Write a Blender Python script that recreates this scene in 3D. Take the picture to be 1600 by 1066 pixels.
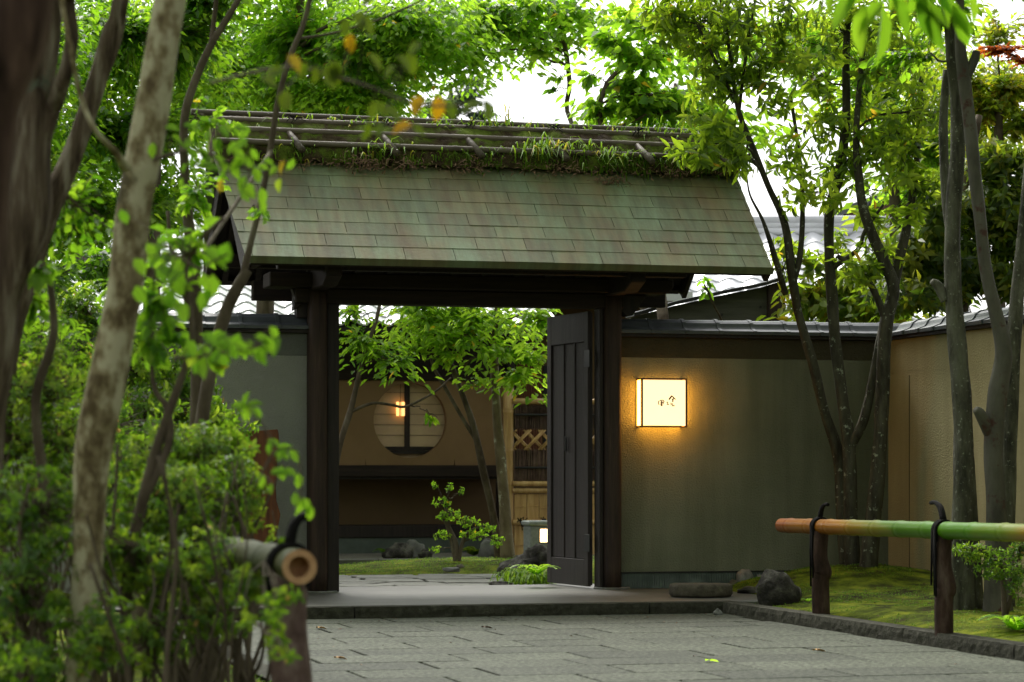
import bpy, bmesh, math, random
import numpy as np
from mathutils import Vector, Matrix, noise as mnoise
random.seed(7); RNG = np.random.default_rng(7)
for o in list(bpy.data.objects): bpy.data.objects.remove(o)
sc = bpy.context.scene
COL = sc.collection
R = math.radians
# ------------------------------------------------------------------ camera, sky, sun, exposure
F = 3900.0; CX = 800.0; HY = 740.0; CH = 1.0        # focal length and horizon in 1600 px units, eye height in metres
cam = bpy.data.cameras.new('camera'); camo = bpy.data.objects.new('camera', cam); COL.objects.link(camo)
camo.location = (0, 0, CH); camo.rotation_euler = (R(90), 0, 0)
cam.sensor_width = 36; cam.lens = F/1600*36; cam.shift_y = (HY-533)/1600
cam.clip_start = .1; cam.clip_end = 1500
cam.dof.use_dof = True; cam.dof.focus_distance = 19.0; cam.dof.aperture_fstop = 4.0
sc.camera = camo
SUN_EL = 52       # the soft light comes from behind the gate, a little from the left
w = bpy.data.worlds.new('World'); sc.world = w; w.use_nodes = True
nt = w.node_tree; nt.nodes.clear()
sky = nt.nodes.new('ShaderNodeTexSky'); sky.sky_type = 'NISHITA'; sky.sun_disc = False
sky.sun_elevation = R(SUN_EL); sky.sun_rotation = R(-20); sky.air_density = 1.0; sky.dust_density = 3.5; sky.ozone_density = .6
hs = nt.nodes.new('ShaderNodeHueSaturation'); hs.inputs['Saturation'].default_value = .12
bg = nt.nodes.new('ShaderNodeBackground'); bg.inputs[1].default_value = .13
out = nt.nodes.new('ShaderNodeOutputWorld')
nt.links.new(sky.outputs[0], hs.inputs['Color']); nt.links.new(hs.outputs[0], bg.inputs[0]); nt.links.new(bg.outputs[0], out.inputs[0])
sl = bpy.data.lights.new('sun', 'SUN'); sl.energy = 1.5; sl.angle = R(14); sl.color = (1, .97, .9)
so = bpy.data.objects.new('sun', sl); COL.objects.link(so)
_el, _az = R(SUN_EL), R(20)     # toward +Y, a little to -X
sdir = Vector((-math.sin(_az)*math.cos(_el), math.cos(_az)*math.cos(_el), math.sin(_el)))
so.rotation_euler = sdir.to_track_quat('Z', 'Y').to_euler(); so.location = (0, 30, 30)
vs = sc.view_settings; vs.view_transform = 'Standard'; vs.look = 'None'; vs.gamma = 1; vs.use_curve_mapping = False
vs.exposure = 1.25
sc.cycles.max_bounces = 8; sc.cycles.transparent_max_bounces = 4; sc.cycles.diffuse_bounces = 3
sc.cycles.use_denoising = True
# ------------------------------------------------------------------ frames
TH = R(15); cT, sT = math.cos(TH), math.sin(TH)
G0 = (-1.467, 19.4)
def GW(u, v, z=0): return Vector((G0[0]+u*cT-v*sT, G0[1]+u*sT+v*cT, z))      # gate frame -> world
def P(px, py, Y): return Vector(((px-CX)*Y/F, Y, CH-(py-HY)*Y/F))
def toG(p):
    x, y = p[0]-G0[0], p[1]-G0[1]
    return Vector((x*cT+y*sT, -x*sT+y*cT, p[2]))
_c = toG((0, 0, CH))
def W(px, py, v):                                                            # photo point -> (u, z) on the upright plane v of the gate frame
    dx, dy, dz = (px-CX)/F, 1.0, -(py-HY)/F
    du, dv = dx*cT+dy*sT, -dx*sT+dy*cT
    t = (v-_c.y)/dv
    return _c.x+du*t, CH+dz*t
def gnd(px, py, z=0.0):                                                      # photo point on the ground -> world
    Y = (CH-z)*F/(py-HY); return Vector(((px-CX)*Y/F, Y, z))
# ------------------------------------------------------------------ materials
def ramp(nt, fac, stops):
    r = nt.nodes.new('ShaderNodeValToRGB')
    while len(r.color_ramp.elements) < len(stops): r.color_ramp.elements.new(.5)
    for e, (p, c) in zip(r.color_ramp.elements, stops): e.position = p; e.color = (*c, 1)
    nt.links.new(fac, r.inputs[0]); return r.outputs[0]
def tex(nt, vec, scale, detail=6, rough=.6, stretch=(1, 1, 1), kind='noise'):
    mp = nt.nodes.new('ShaderNodeMapping'); mp.inputs['Scale'].default_value = stretch
    nt.links.new(vec, mp.inputs[0])
    if kind == 'noise':
        n = nt.nodes.new('ShaderNodeTexNoise'); n.inputs['Scale'].default_value = scale
        n.inputs['Detail'].default_value = detail; n.inputs['Roughness'].default_value = rough
    else:
        n = nt.nodes.new('ShaderNodeTexVoronoi'); n.inputs['Scale'].default_value = scale
    nt.links.new(mp.outputs[0], n.inputs[0]); return n.outputs[0]
def mix(nt, fac, a, b, mode='MIX'):
    m = nt.nodes.new('ShaderNodeMix'); m.data_type = 'RGBA'; m.blend_type = mode
    for s, v in ((0, fac), (6, a), (7, b)):
        if hasattr(v, 'links') or isinstance(v, bpy.types.NodeSocket): nt.links.new(v, m.inputs[s])
        elif s == 0: m.inputs[0].default_value = v
        else: m.inputs[s].default_value = (*v, 1)
    return m.outputs[2]
def mat(name, stops, scale=4, rough=.8, stretch=(1, 1, 1), bump=.3, bscale=None, bstretch=None, spots=None, rnd=0.0, spec=.3, detail=7, vary=None, bdist=.01):
    """stops: colour ramp over noise; spots: (scale, threshold, colour); vary: (scale, stretch, stops) multiplied"""
    m = bpy.data.materials.new(name); m.use_nodes = True; nt = m.node_tree
    b = nt.nodes['Principled BSDF']; b.inputs['Roughness'].default_value = rough; b.inputs['Specular IOR Level'].default_value = spec
    tc = nt.nodes.new('ShaderNodeTexCoord'); vec = tc.outputs['Object']
    oi = nt.nodes.new('ShaderNodeObjectInfo')
    if rnd < 0:                                # shared meshes: shift the pattern per copy too
        va = nt.nodes.new('ShaderNodeVectorMath'); va.operation = 'MULTIPLY_ADD'
        va.inputs[0].default_value = (1, 1, 1); nt.links.new(vec, va.inputs[2])
        cb = nt.nodes.new('ShaderNodeCombineXYZ'); ml = nt.nodes.new('ShaderNodeMath'); ml.operation = 'MULTIPLY'; ml.inputs[1].default_value = 37.
        nt.links.new(oi.outputs['Random'], ml.inputs[0]); nt.links.new(ml.outputs[0], cb.inputs[0]); nt.links.new(ml.outputs[0], cb.inputs[1])
        nt.links.new(cb.outputs[0], va.inputs[0]); va.inputs[1].default_value = (1, 1, 1); vec = va.outputs[0]
        rnd = -rnd
    c = ramp(nt, tex(nt, vec, scale, detail, .62, stretch), stops)
    if vary: c = mix(nt, 1.0, c, ramp(nt, tex(nt, vec, vary[0], 4, .6, vary[1]), vary[2]), 'MULTIPLY')
    if spots:
        sp = ramp(nt, tex(nt, vec, spots[0], 5, .7), [(spots[1], (0, 0, 0)), (min(.99, spots[1]+.06), (1, 1, 1))])
        c = mix(nt, sp, c, spots[2])
    if rnd:
        h = nt.nodes.new('ShaderNodeHueSaturation'); mr = nt.nodes.new('ShaderNodeMapRange')
        mr.inputs[3].default_value = 1-rnd; mr.inputs[4].default_value = 1+rnd
        nt.links.new(oi.outputs['Random'], mr.inputs[0]); nt.links.new(mr.outputs[0], h.inputs['Value']); nt.links.new(c, h.inputs['Color']); c = h.outputs[0]
    nt.links.new(c, b.inputs['Base Color'])
    if bump:
        bn = nt.nodes.new('ShaderNodeBump'); bn.inputs['Strength'].default_value = bump; bn.inputs['Distance'].default_value = bdist
        nt.links.new(tex(nt, vec, bscale or scale*4, 8, .65, bstretch or stretch), bn.inputs['Height']); nt.links.new(bn.outputs[0], b.inputs['Normal'])
    return m
def emis(name, col, strength):
    m = bpy.data.materials.new(name); m.use_nodes = True; b = m.node_tree.nodes['Principled BSDF']
    b.inputs['Base Color'].default_value = (.7, .65, .55, 1); b.inputs['Emission Color'].default_value = (*col, 1); b.inputs['Emission Strength'].default_value = strength
    return m
def leafmat(name, stops, trans=.5, tstops=None, rough=.45, spec=.4):
    m = bpy.data.materials.new(name); m.use_nodes = True; nt = m.node_tree
    b = nt.nodes['Principled BSDF']; o = nt.nodes['Material Output']
    b.inputs['Roughness'].default_value = rough; b.inputs['Specular IOR Level'].default_value = spec
    at = nt.nodes.new('ShaderNodeAttribute'); at.attribute_name = 'tone'
    c = ramp(nt, at.outputs['Fac'], stops); nt.links.new(c, b.inputs['Base Color'])
    t = nt.nodes.new('ShaderNodeBsdfTranslucent')
    c2 = ramp(nt, at.outputs['Fac'], tstops or [(p, (min(1, r*2.4), min(1, g*2.2), bb*1.2)) for p, (r, g, bb) in stops]); nt.links.new(c2, t.inputs[0])
    mx = nt.nodes.new('ShaderNodeMixShader'); mx.inputs[0].default_value = trans
    nt.links.new(b.outputs[0], mx.inputs[1]); nt.links.new(t.outputs[0], mx.inputs[2]); nt.links.new(mx.outputs[0], o.inputs[0])
    return m
M = {}
M['copper'] = mat('patinated_copper', [(.28, (.16, .122, .058)), (.42, (.155, .142, .070)), (.54, (.14, .160, .082)), (.72, (.165, .225, .130))], 2.4, .62, (1.5, .6, .6), .25, 30, (1, 1, 1), rnd=.17, spec=.35,
                  vary=(14, (1, .12, .12), [(.35, (.78, .76, .74)), (.6, (1.08, 1.1, 1.06))]), spots=(60, .74, (.05, .05, .035)))
M['dark_wood'] = mat('dark_stained_wood', [(.3, (.010, .007, .005)), (.7, (.028, .019, .014))], 6, .6, (6, 6, .4), .4, 20, spec=.3)
M['post_wood'] = mat('weathered_post_wood', [(.3, (.016, .010, .007)), (.6, (.045, .026, .017)), (.8, (.075, .05, .034))], 5, .7, (5, 5, .35), .7, 16, (5, 5, .4), spec=.3)
M['beam_wood'] = mat('beam_wood', [(.3, (.011, .007, .005)), (.7, (.030, .019, .012))], 5, .7, (.4, 6, 6), .4, 20, spec=.25)
M['door_wood'] = mat('door_wood', [(.3, (.020, .015, .013)), (.7, (.045, .034, .030))], 5, .6, (8, 8, .3), .35, 20, (8, 8, .3), spec=.35)
M['iron'] = mat('black_iron', [(.3, (.012, .012, .012)), (.7, (.025, .024, .022))], 10, .5, bump=.1)
M['moss_soil'] = mat('mossy_soil', [(.36, (.03, .02, .012)), (.47, (.06, .045, .022)), (.56, (.08, .11, .015)), (.72, (.14, .19, .025))], 5, .95, bump=1.0, bscale=28, spec=.1, bdist=.03)
M['bamboo_old'] = mat('weathered_bamboo', [(.3, (.045, .035, .024)), (.5, (.10, .08, .055)), (.75, (.17, .15, .11))], 6, .6, (.5, 5, 5), .3, 30, rnd=-.15, spec=.3)
M['stucco'] = mat('grey_green_stucco', [(.35, (.185, .195, .135)), (.65, (.245, .25, .18))], 1.2, .95, bump=1.0, bscale=75, spec=.1, bdist=.03, vary=(1.1, (3, 3, .3), [(.36, (.76, .77, .72)), (.62, (1.06, 1.06, 1.03))]))
M['stucco_left'] = mat('pale_grey_stucco', [(.35, (.30, .305, .26)), (.65, (.36, .365, .31))], 1.2, .95, bump=1.0, bscale=75, spec=.1, bdist=.035)
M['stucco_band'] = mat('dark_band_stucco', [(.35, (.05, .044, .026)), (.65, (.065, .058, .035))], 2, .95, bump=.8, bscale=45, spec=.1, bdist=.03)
M['stucco_tan'] = mat('tan_stucco', [(.35, (.34, .29, .155)), (.65, (.43, .37, .21))], 1.0, .95, bump=.8, bdist=.02, bscale=60, spec=.1, vary=(1.5, (2.5, 2.5, .3), [(.35, (.86, .86, .82)), (.6, (1.02, 1.02, 1))]))
M['slate'] = mat('dark_cap_tile', [(.35, (.045, .05, .056)), (.7, (.085, .095, .102))], 6, .42, bump=.15, bscale=60, rnd=-.12, spec=.5)
M['base_tile'] = mat('ribbed_base_tile', [(.3, (.05, .065, .055)), (.55, (.09, .11, .095)), (.75, (.20, .24, .21))], 5, .6, bump=.3, spec=.4)
M['paving'] = mat('grey_granite_paving', [(.36, (.020, .023, .014)), (.5, (.055, .060, .042)), (.64, (.12, .127, .096))], 34, .75, bump=1.0, bscale=40, rnd=-.24, spec=.18, vary=(1.1, (1, 1, 1), [(.35, (.72, .75, .7)), (.65, (1.12, 1.12, 1.1))]), bdist=.006)
M['slab'] = mat('threshold_stone', [(.3, (.058, .056, .044)), (.7, (.10, .098, .08))], 3, .5, (1, 2.5, 1), .35, 25, spec=.5, bdist=.006)
M['kerb'] = mat('rough_kerb_stone', [(.3, (.025, .025, .016)), (.6, (.06, .058, .042)), (.8, (.11, .105, .08))], 18, .85, bump=1.0, bscale=45, rnd=-.12, spec=.15, bdist=.012)
M['joint'] = mat('dark_joint_soil', [(.3, (.012, .012, .009)), (.7, (.03, .028, .02))], 8, .95, bump=.5, spec=.1)
M['moss'] = mat('green_moss', [(.34, (.028, .026, .007)), (.44, (.06, .08, .007)), (.55, (.13, .165, .010)), (.70, (.25, .27, .018))], 4.5, .95, bump=1.0, bscale=50, spec=.1, bdist=.03, spots=(5, .60, (.055, .04, .018)))
M['soil'] = mat('forest_soil', [(.3, (.016, .012, .007)), (.55, (.035, .026, .014)), (.75, (.045, .055, .015))], 2, .95, bump=1, bscale=30, spec=.1)
M['rock'] = mat('mossy_rock', [(.36, (.015, .013, .010)), (.5, (.05, .046, .036)), (.64, (.13, .125, .10))], 9, .85, bump=1, bscale=18, spec=.25, rnd=-.15, spots=(5, .62, (.05, .07, .015)), bdist=.03)
M['grey_rock'] = mat('grey_rock', [(.3, (.09, .09, .08)), (.7, (.2, .2, .18))], 9, .85, bump=.7, bscale=25, spec=.25, rnd=-.12)
M['flat_stone'] = mat('flat_granite_stone', [(.3, (.05, .042, .03)), (.6, (.10, .088, .062)), (.8, (.16, .14, .10))], 16, .8, bump=.9, bscale=35, spec=.2, bdist=.012)
M['bark_pale'] = mat('pale_blotched_bark', [(.38, (.09, .065, .03)), (.47, (.22, .18, .095)), (.56, (.42, .39, .25))], 13, .85, (1, 1, .6), 1.0, 30, spots=(4.5, .58, (.10, .085, .045)), spec=.2)
M['bark_dark'] = mat('dark_fissured_bark', [(.35, (.045, .03, .02)), (.5, (.13, .095, .065)), (.66, (.29, .25, .19))], 7, .9, (3, 3, .35), 1, 14, (3, 3, .4), spots=(4, .64, (.12, .14, .10)), spec=.15, bdist=.03)
M['bark_thin'] = mat('thin_grey_brown_bark', [(.35, (.05, .036, .022)), (.6, (.125, .10, .068)), (.75, (.18, .165, .12))], 10, .85, (1, 1, .5), .5, 30, spec=.2)
M['bark_lichen'] = mat('dark_bark_with_white_lichen', [(.35, (.025, .022, .014)), (.65, (.075, .07, .045))], 8, .85, (2, 2, .6), 1.0, 24, spots=(19, .60, (.25, .27, .20)), spec=.2)
M['bark_smooth'] = mat('smooth_grey_bark', [(.38, (.028, .028, .018)), (.5, (.07, .068, .045)), (.64, (.12, .12, .085))], 9, .85, (1.2, 1.2, .35), 1.0, 26, spots=(34, .60, (.26, .27, .21)), bdist=.02, spec=.25)
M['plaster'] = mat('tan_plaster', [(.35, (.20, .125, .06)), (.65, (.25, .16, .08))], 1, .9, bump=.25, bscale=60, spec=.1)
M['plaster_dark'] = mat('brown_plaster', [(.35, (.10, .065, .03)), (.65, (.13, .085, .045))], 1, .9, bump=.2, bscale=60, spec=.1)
M['shoji'] = mat('shoji_paper', [(.4, (.50, .36, .22)), (.6, (.58, .42, .26))], 3, .8, bump=0, spec=.2)
M['foundation'] = mat('grey_foundation', [(.3, (.07, .085, .07)), (.7, (.12, .14, .12))], 3, .9, bump=.4, spec=.1)
M['gravel'] = mat('pale_gravel_path', [(.3, (.10, .095, .075)), (.7, (.24, .23, .19))], 40, .9, bump=1, bscale=60, spec=.1)
M['kawara'] = mat('pale_weathered_roof_tile', [(.3, (.55, .56, .57)), (.7, (.74, .75, .76))], 3, .35, bump=.1, rnd=-.12, spec=.6)
M['bamboo_tan'] = mat('tan_bamboo', [(.3, (.33, .18, .06)), (.55, (.50, .31, .12)), (.75, (.62, .45, .22))], 5, .45, (5, 5, .5), .2, 30, rnd=-.15, spec=.4)
M['brush'] = mat('brushwood_twigs', [(.3, (.06, .034, .025)), (.6, (.19, .125, .095)), (.8, (.34, .26, .20))], 5, .85, (1, 1, 1), .4, 30, rnd=-.35, spec=.15)
M['red_slat'] = mat('red_brown_slat', [(.3, (.14, .05, .02)), (.7, (.22, .085, .035))], 6, .6, (6, 6, .5), .2, 20)
M['granite'] = mat('lantern_granite', [(.3, (.20, .22, .21)), (.7, (.32, .34, .32))], 30, .8, bump=.3, spec=.2)
M['board'] = mat('orange_brown_cedar_board', [(.3, (.07, .022, .008)), (.6, (.17, .06, .02)), (.8, (.24, .10, .035))], 4, .6, (7, 7, .5), .4, 14, spec=.3)
M['brown_wall'] = mat('brown_gable_wall', [(.3, (.17, .10, .075)), (.7, (.20, .125, .095))], 2, .9, bump=.1, spec=.1)
M['grey_board'] = mat('grey_weathered_board', [(.3, (.05, .05, .038)), (.7, (.10, .10, .08))], 4, .8, (.4, 4, 4), .4, 18, spec=.2)
M['post_bark'] = mat('dark_red_brown_post_bark', [(.35, (.022, .014, .010)), (.55, (.06, .036, .026)), (.72, (.11, .08, .06))], 9, .9, (1.5, 1.5, .5), 1.0, 26, spec=.12, bdist=.015)
M['flag'] = mat('grey_flagstone', [(.3, (.09, .092, .07)), (.7, (.19, .19, .155))], 12, .6, bump=.6, bscale=30, rnd=-.2, spec=.3)
M['rope'] = mat('black_palm_rope', [(.3, (.006, .006, .006)), (.7, (.016, .014, .013))], 60, .9, bump=.8, spec=.1)
M['red_frame'] = mat('dark_red_lantern_frame', [(.3, (.045, .010, .006)), (.7, (.07, .018, .01))], 6, .4, bump=.05, spec=.4)
M['cut_bamboo'] = mat('cut_bamboo_end', [(.3, (.38, .20, .09)), (.7, (.55, .34, .17))], 30, .7, bump=.3)
M['ink'] = mat('brown_ink', [(.3, (.10, .035, .01)), (.7, (.2, .08, .02))], 20, .8, bump=0)
M['dead_leaf'] = mat('dry_leaf', [(.3, (.09, .05, .025)), (.7, (.24, .15, .09))], 8, .8, bump=0)
M['yellow_leaf'] = mat('yellow_leaf', [(.3, (.5, .24, .03)), (.7, (.6, .34, .05))], 8, .6, bump=0)
def bamboo_green():
    m = mat('green_and_amber_bamboo', [(.3, (.2, .2, .03)), (.7, (.2, .2, .03))], 3, .36, bump=0, spec=.22)
    nt = m.node_tree; b = nt.nodes['Principled BSDF']; tc = nt.nodes.new('ShaderNodeTexCoord'); sp = nt.nodes.new('ShaderNodeSeparateXYZ')
    nt.links.new(tc.outputs['Object'], sp.inputs[0])
    nz = tex(nt, tc.outputs['Object'], 2.0, 3, .5, (3, .6, 3))
    ad = nt.nodes.new('ShaderNodeMath'); ad.operation = 'MULTIPLY_ADD'; ad.inputs[1].default_value = .4; nt.links.new(nz, ad.inputs[0])
    mr = nt.nodes.new('ShaderNodeMapRange'); mr.inputs[1].default_value = 0; mr.inputs[2].default_value = -6.0; nt.links.new(sp.outputs[1], mr.inputs[0])
    nt.links.new(mr.outputs[0], ad.inputs[2])
    c = ramp(nt, ad.outputs[0], [(.22, (.20, .055, .006)), (.36, (.25, .11, .005)), (.46, (.15, .13, .005)), (.54, (.05, .125, .002)), (.76, (.055, .16, .002)), (.86, (.15, .17, .010)), (.93, (.24, .12, .008))])
    nt.links.new(c, b.inputs['Base Color']); return m
M['bamboo_green'] = bamboo_green()
# leaf materials (light and dark leaves by the tone attribute)
M['maple'] = leafmat('maple_leaf', [(0, (.03, .08, .008)), (.5, (.08, .17, .012)), (1, (.15, .25, .02))], .6, [(0, (.12, .32, .01)), (.5, (.33, .62, .02)), (1, (.55, .80, .04))])
M['olive'] = leafmat('olive_leaf', [(0, (.025, .055, .008)), (.6, (.075, .135, .012)), (.95, (.13, .19, .02)), (1, (.35, .22, .02))], .58, [(0, (.12, .22, .01)), (.6, (.36, .56, .02)), (.95, (.55, .72, .04)), (1, (.7, .45, .03))])
M['bright'] = leafmat('bright_leaf', [(0, (.05, .12, .012)), (.94, (.13, .24, .02)), (1, (.4, .3, .02))], .62, [(0, (.16, .40, .02)), (.5, (.40, .72, .03)), (.94, (.58, .88, .05)), (1, (.85, .6, .03))])
M['dark_leaf'] = leafmat('dark_evergreen_leaf', [(0, (.022, .045, .008)), (.6, (.075, .13, .014)), (1, (.20, .22, .02))], .5, [(0, (.10, .20, .01)), (.6, (.32, .48, .02)), (1, (.6, .6, .03))], .4, .4)
M['azalea'] = leafmat('azalea_leaf', [(0, (.03, .075, .010)), (.7, (.10, .19, .018)), (.95, (.22, .30, .03)), (1, (.38, .24, .06))], .5, [(0, (.10, .24, .01)), (.7, (.28, .50, .02)), (.95, (.5, .68, .04)), (1, (.6, .4, .1))], .4, .5)
M['yellow'] = leafmat('yellow_green_leaf', [(0, (.07, .13, .012)), (.6, (.15, .20, .018)), (1, (.34, .26, .02))], .55, [(0, (.25, .45, .02)), (.6, (.55, .7, .03)), (1, (.8, .6, .03))])
M['shade_leaf'] = leafmat('shaded_yellowing_leaf', [(0, (.04, .08, .008)), (.8, (.10, .13, .01)), (.95, (.34, .24, .01)), (1, (.5, .28, .01))], .42, [(0, (.10, .20, .01)), (.8, (.28, .36, .01)), (.95, (.6, .4, .01)), (1, (.8, .42, .01))])  # darker leaf colour, with the shade on these near leaves painted in
M['red'] = leafmat('red_maple_leaf', [(0, (.16, .03, .01)), (1, (.34, .10, .02))], .5, None)
M['pine'] = leafmat('blue_green_needle', [(0, (.08, .13, .08)), (1, (.18, .25, .16))], .3, None, .6, .2)
M['grass'] = leafmat('grass_blade', [(0, (.05, .11, .012)), (.9, (.14, .25, .025)), (1, (.3, .25, .04))], .4, None, .6, .12)
# ------------------------------------------------------------------ mesh helpers
OFF = {}
class MB:
    def __init__(s): s.v = []; s.f = []
    def add(s, vs_, fs_):
        n = len(s.v); s.v += [tuple(x) for x in vs_]; s.f += [tuple(i+n for i in f) for f in fs_]
    def box(s, x0, x1, y0, y1, z0, z1):
        s.add([(x0, y0, z0), (x1, y0, z0), (x1, y1, z0), (x0, y1, z0), (x0, y0, z1), (x1, y0, z1), (x1, y1, z1), (x0, y1, z1)],
              [(0, 3, 2, 1), (4, 5, 6, 7), (0, 1, 5, 4), (1, 2, 6, 5), (2, 3, 7, 6), (3, 0, 4, 7)]); return s
    def prism_u(s, prof, u0, u1, du=lambda v, z: 0):    # profile of (v, z) extruded along u
        n = len(prof); a = [(u0, p[0], p[1]) for p in prof]; b = [(u1, p[0], p[1]) for p in prof]
        s.add(a+b, [tuple(range(n))[::-1], tuple(range(n, 2*n))]+[(i, (i+1) % n, n+(i+1) % n, n+i) for i in range(n)]); return s
    def prism_z(s, poly, z0, z1):
        n = len(poly); s.add([(x, y, z0) for x, y in poly]+[(x, y, z1) for x, y in poly], [tuple(range(n))[::-1], tuple(range(n, 2*n))]+[(i, (i+1) % n, n+(i+1) % n, n+i) for i in range(n)]); return s
    def tube(s, pts, rad, n=8, cap=True, wob=0):
        pts = [Vector(p) for p in pts]; m = len(pts)
        if not hasattr(rad, '__len__'): rad = [rad]*m
        t0 = (pts[1]-pts[0]).normalized(); a = t0.orthogonal().normalized(); base = len(s.v)
        for i in range(m):
            t = (pts[min(i+1, m-1)]-pts[max(i-1, 0)]).normalized()
            a = (a-t*a.dot(t)).normalized(); b = t.cross(a)
            for k in range(n):
                q = 2*math.pi*k/n; r = rad[i]*(1+(wob*mnoise.noise(pts[i]*3+Vector((k*.7, k, 0))) if wob else 0))
                s.v.append(tuple(pts[i]+a*(math.cos(q)*r)+b*(math.sin(q)*r)))
        for i in range(m-1):
            for k in range(n):
                s.f.append((base+i*n+k, base+i*n+(k+1) % n, base+(i+1)*n+(k+1) % n, base+(i+1)*n+k))
        if cap: s.f.append(tuple(base+k for k in range(n))[::-1]); s.f.append(tuple(base+(m-1)*n+k for k in range(n)))
        return s
    def mesh(s, name, m, off=(0, 0, 0), bevel=0, smooth=False):
        me = bpy.data.meshes.new(name); o = Vector(off)
        me.from_pydata([tuple(Vector(p)-o) for p in s.v], [], s.f)
        if bevel:
            bm = bmesh.new(); bm.from_mesh(me); bmesh.ops.bevel(bm, geom=bm.edges[:], offset=bevel, segments=1, affect='EDGES', clamp_overlap=True); bm.to_mesh(me); bm.free()
        me.validate(); me.materials.append(m)
        if smooth: me.polygons.foreach_set('use_smooth', [True]*len(me.polygons))
        me.update(); return me
    def build(s, name, m, parent=None, bevel=0, smooth=False, kind=None, label=None):
        off = OFF.get(parent.name, (0, 0, 0)) if parent else (0, 0, 0)
        o = bpy.data.objects.new(name, s.mesh(name, m, off, bevel, smooth)); COL.objects.link(o)
        if parent: o.parent = parent; OFF[o.name] = off
        if kind: o['kind'] = kind
        if label: o['label'] = label
        return o
def tag(o, label, cat, group=None, kind=None):
    o['label'] = label; o['category'] = cat
    if group: o['group'] = group
    if kind: o['kind'] = kind
    return o
def thing(name, label, cat, loc=(0, 0, 0), gate=True, group=None):
    """an Empty at the thing's base; loc in the gate frame (gate=True) or in world axes"""
    o = bpy.data.objects.new(name, None); COL.objects.link(o); o.empty_display_size = .1
    if gate: o.location = GW(*loc); o.rotation_euler = (0, 0, TH)
    else: o.location = loc
    OFF[o.name] = tuple(loc); tag(o, label, cat, group); return o
def structure(o): o['kind'] = 'structure'; return o
def in_gate(o):                        # a top-level mesh whose vertices are in gate coordinates
    o.location = GW(0, 0, 0); o.rotation_euler = (0, 0, TH); return o
def settle(o, c):                      # move the origin of a top-level mesh (vertices in world axes) to c
    o.data.transform(Matrix.Translation(-Vector(c))); o.location = c; return o
def smoothpts(pts, k=4):
    pts = [np.array(p, float) for p in pts]; o = []
    for i in range(len(pts)-1):
        p0, p1, p2, p3 = pts[max(i-1, 0)], pts[i], pts[i+1], pts[min(i+2, len(pts)-1)]
        for j in range(k):
            t = j/k; o.append(.5*((2*p1)+(-p0+p2)*t+(2*p0-5*p1+4*p2-p3)*t*t+(-p0+3*p1-3*p2+p3)*t**3))
    o.append(pts[-1]); return o
def unit(a): return a/np.maximum(np.linalg.norm(a, axis=-1, keepdims=True), 1e-9)
def leaf_mesh(name, C, D, N, L, Wd, tone, parent, m, simple=False, fold=.22, droop=.18, kind='stuff'):
    C, D, N = np.asarray(C, float), unit(np.asarray(D, float)), np.asarray(N, float)
    n = len(C); tone = np.clip(tone, 0, .92) if n > 20 else tone; tone = np.where(RNG.random(n) < .008, 1.0, tone) if n > 20 else tone; L = np.asarray(L)[:, None]*np.ones((n, 1)); Wd = np.asarray(Wd)[:, None]*np.ones((n, 1))
    S = unit(np.cross(D, N)); N = unit(np.cross(S, D))
    if simple:
        V = np.stack([C, C+.45*L*D+.5*Wd*S+.06*L*N, C+L*D-droop*L*N, C+.45*L*D-.5*Wd*S+.06*L*N], 1)
        idx = np.array([[0, 1, 2, 3]])
    else:
        q = fold*Wd
        V = np.stack([C, C+.28*L*D+.44*Wd*S+q*N, C+.66*L*D+.42*Wd*S+(q-droop*.4*L)*N, C+L*D-droop*L*N,
                      C+.66*L*D-.42*Wd*S+(q-droop*.4*L)*N, C+.28*L*D-.44*Wd*S+q*N], 1)
        idx = np.array([[0, 1, 2, 3], [0, 3, 4, 5]])
    k = V.shape[1]; V = V.reshape(-1, 3)
    if parent is not None: V = V-np.array(OFF[parent.name])
    faces = (idx[None]+(np.arange(n)*k)[:, None, None]).reshape(-1, 4)
    me = bpy.data.meshes.new(name); me.vertices.add(len(V)); me.vertices.foreach_set('co', V.ravel())
    me.loops.add(faces.size); me.loops.foreach_set('vertex_index', faces.ravel().astype(np.int32))
    me.polygons.add(len(faces)); me.polygons.foreach_set('loop_start', (np.arange(len(faces))*4).astype(np.int32))
    a = me.attributes.new('tone', 'FLOAT', 'FACE'); a.data.foreach_set('value', np.repeat(np.clip(tone, 0, 1), len(idx)).astype(np.float32))
    me.materials.append(m); me.update(calc_edges=True)
    o = bpy.data.objects.new(name, me); COL.objects.link(o)
    if parent is not None: o.parent = parent
    if kind: o['kind'] = kind
    return o
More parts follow.
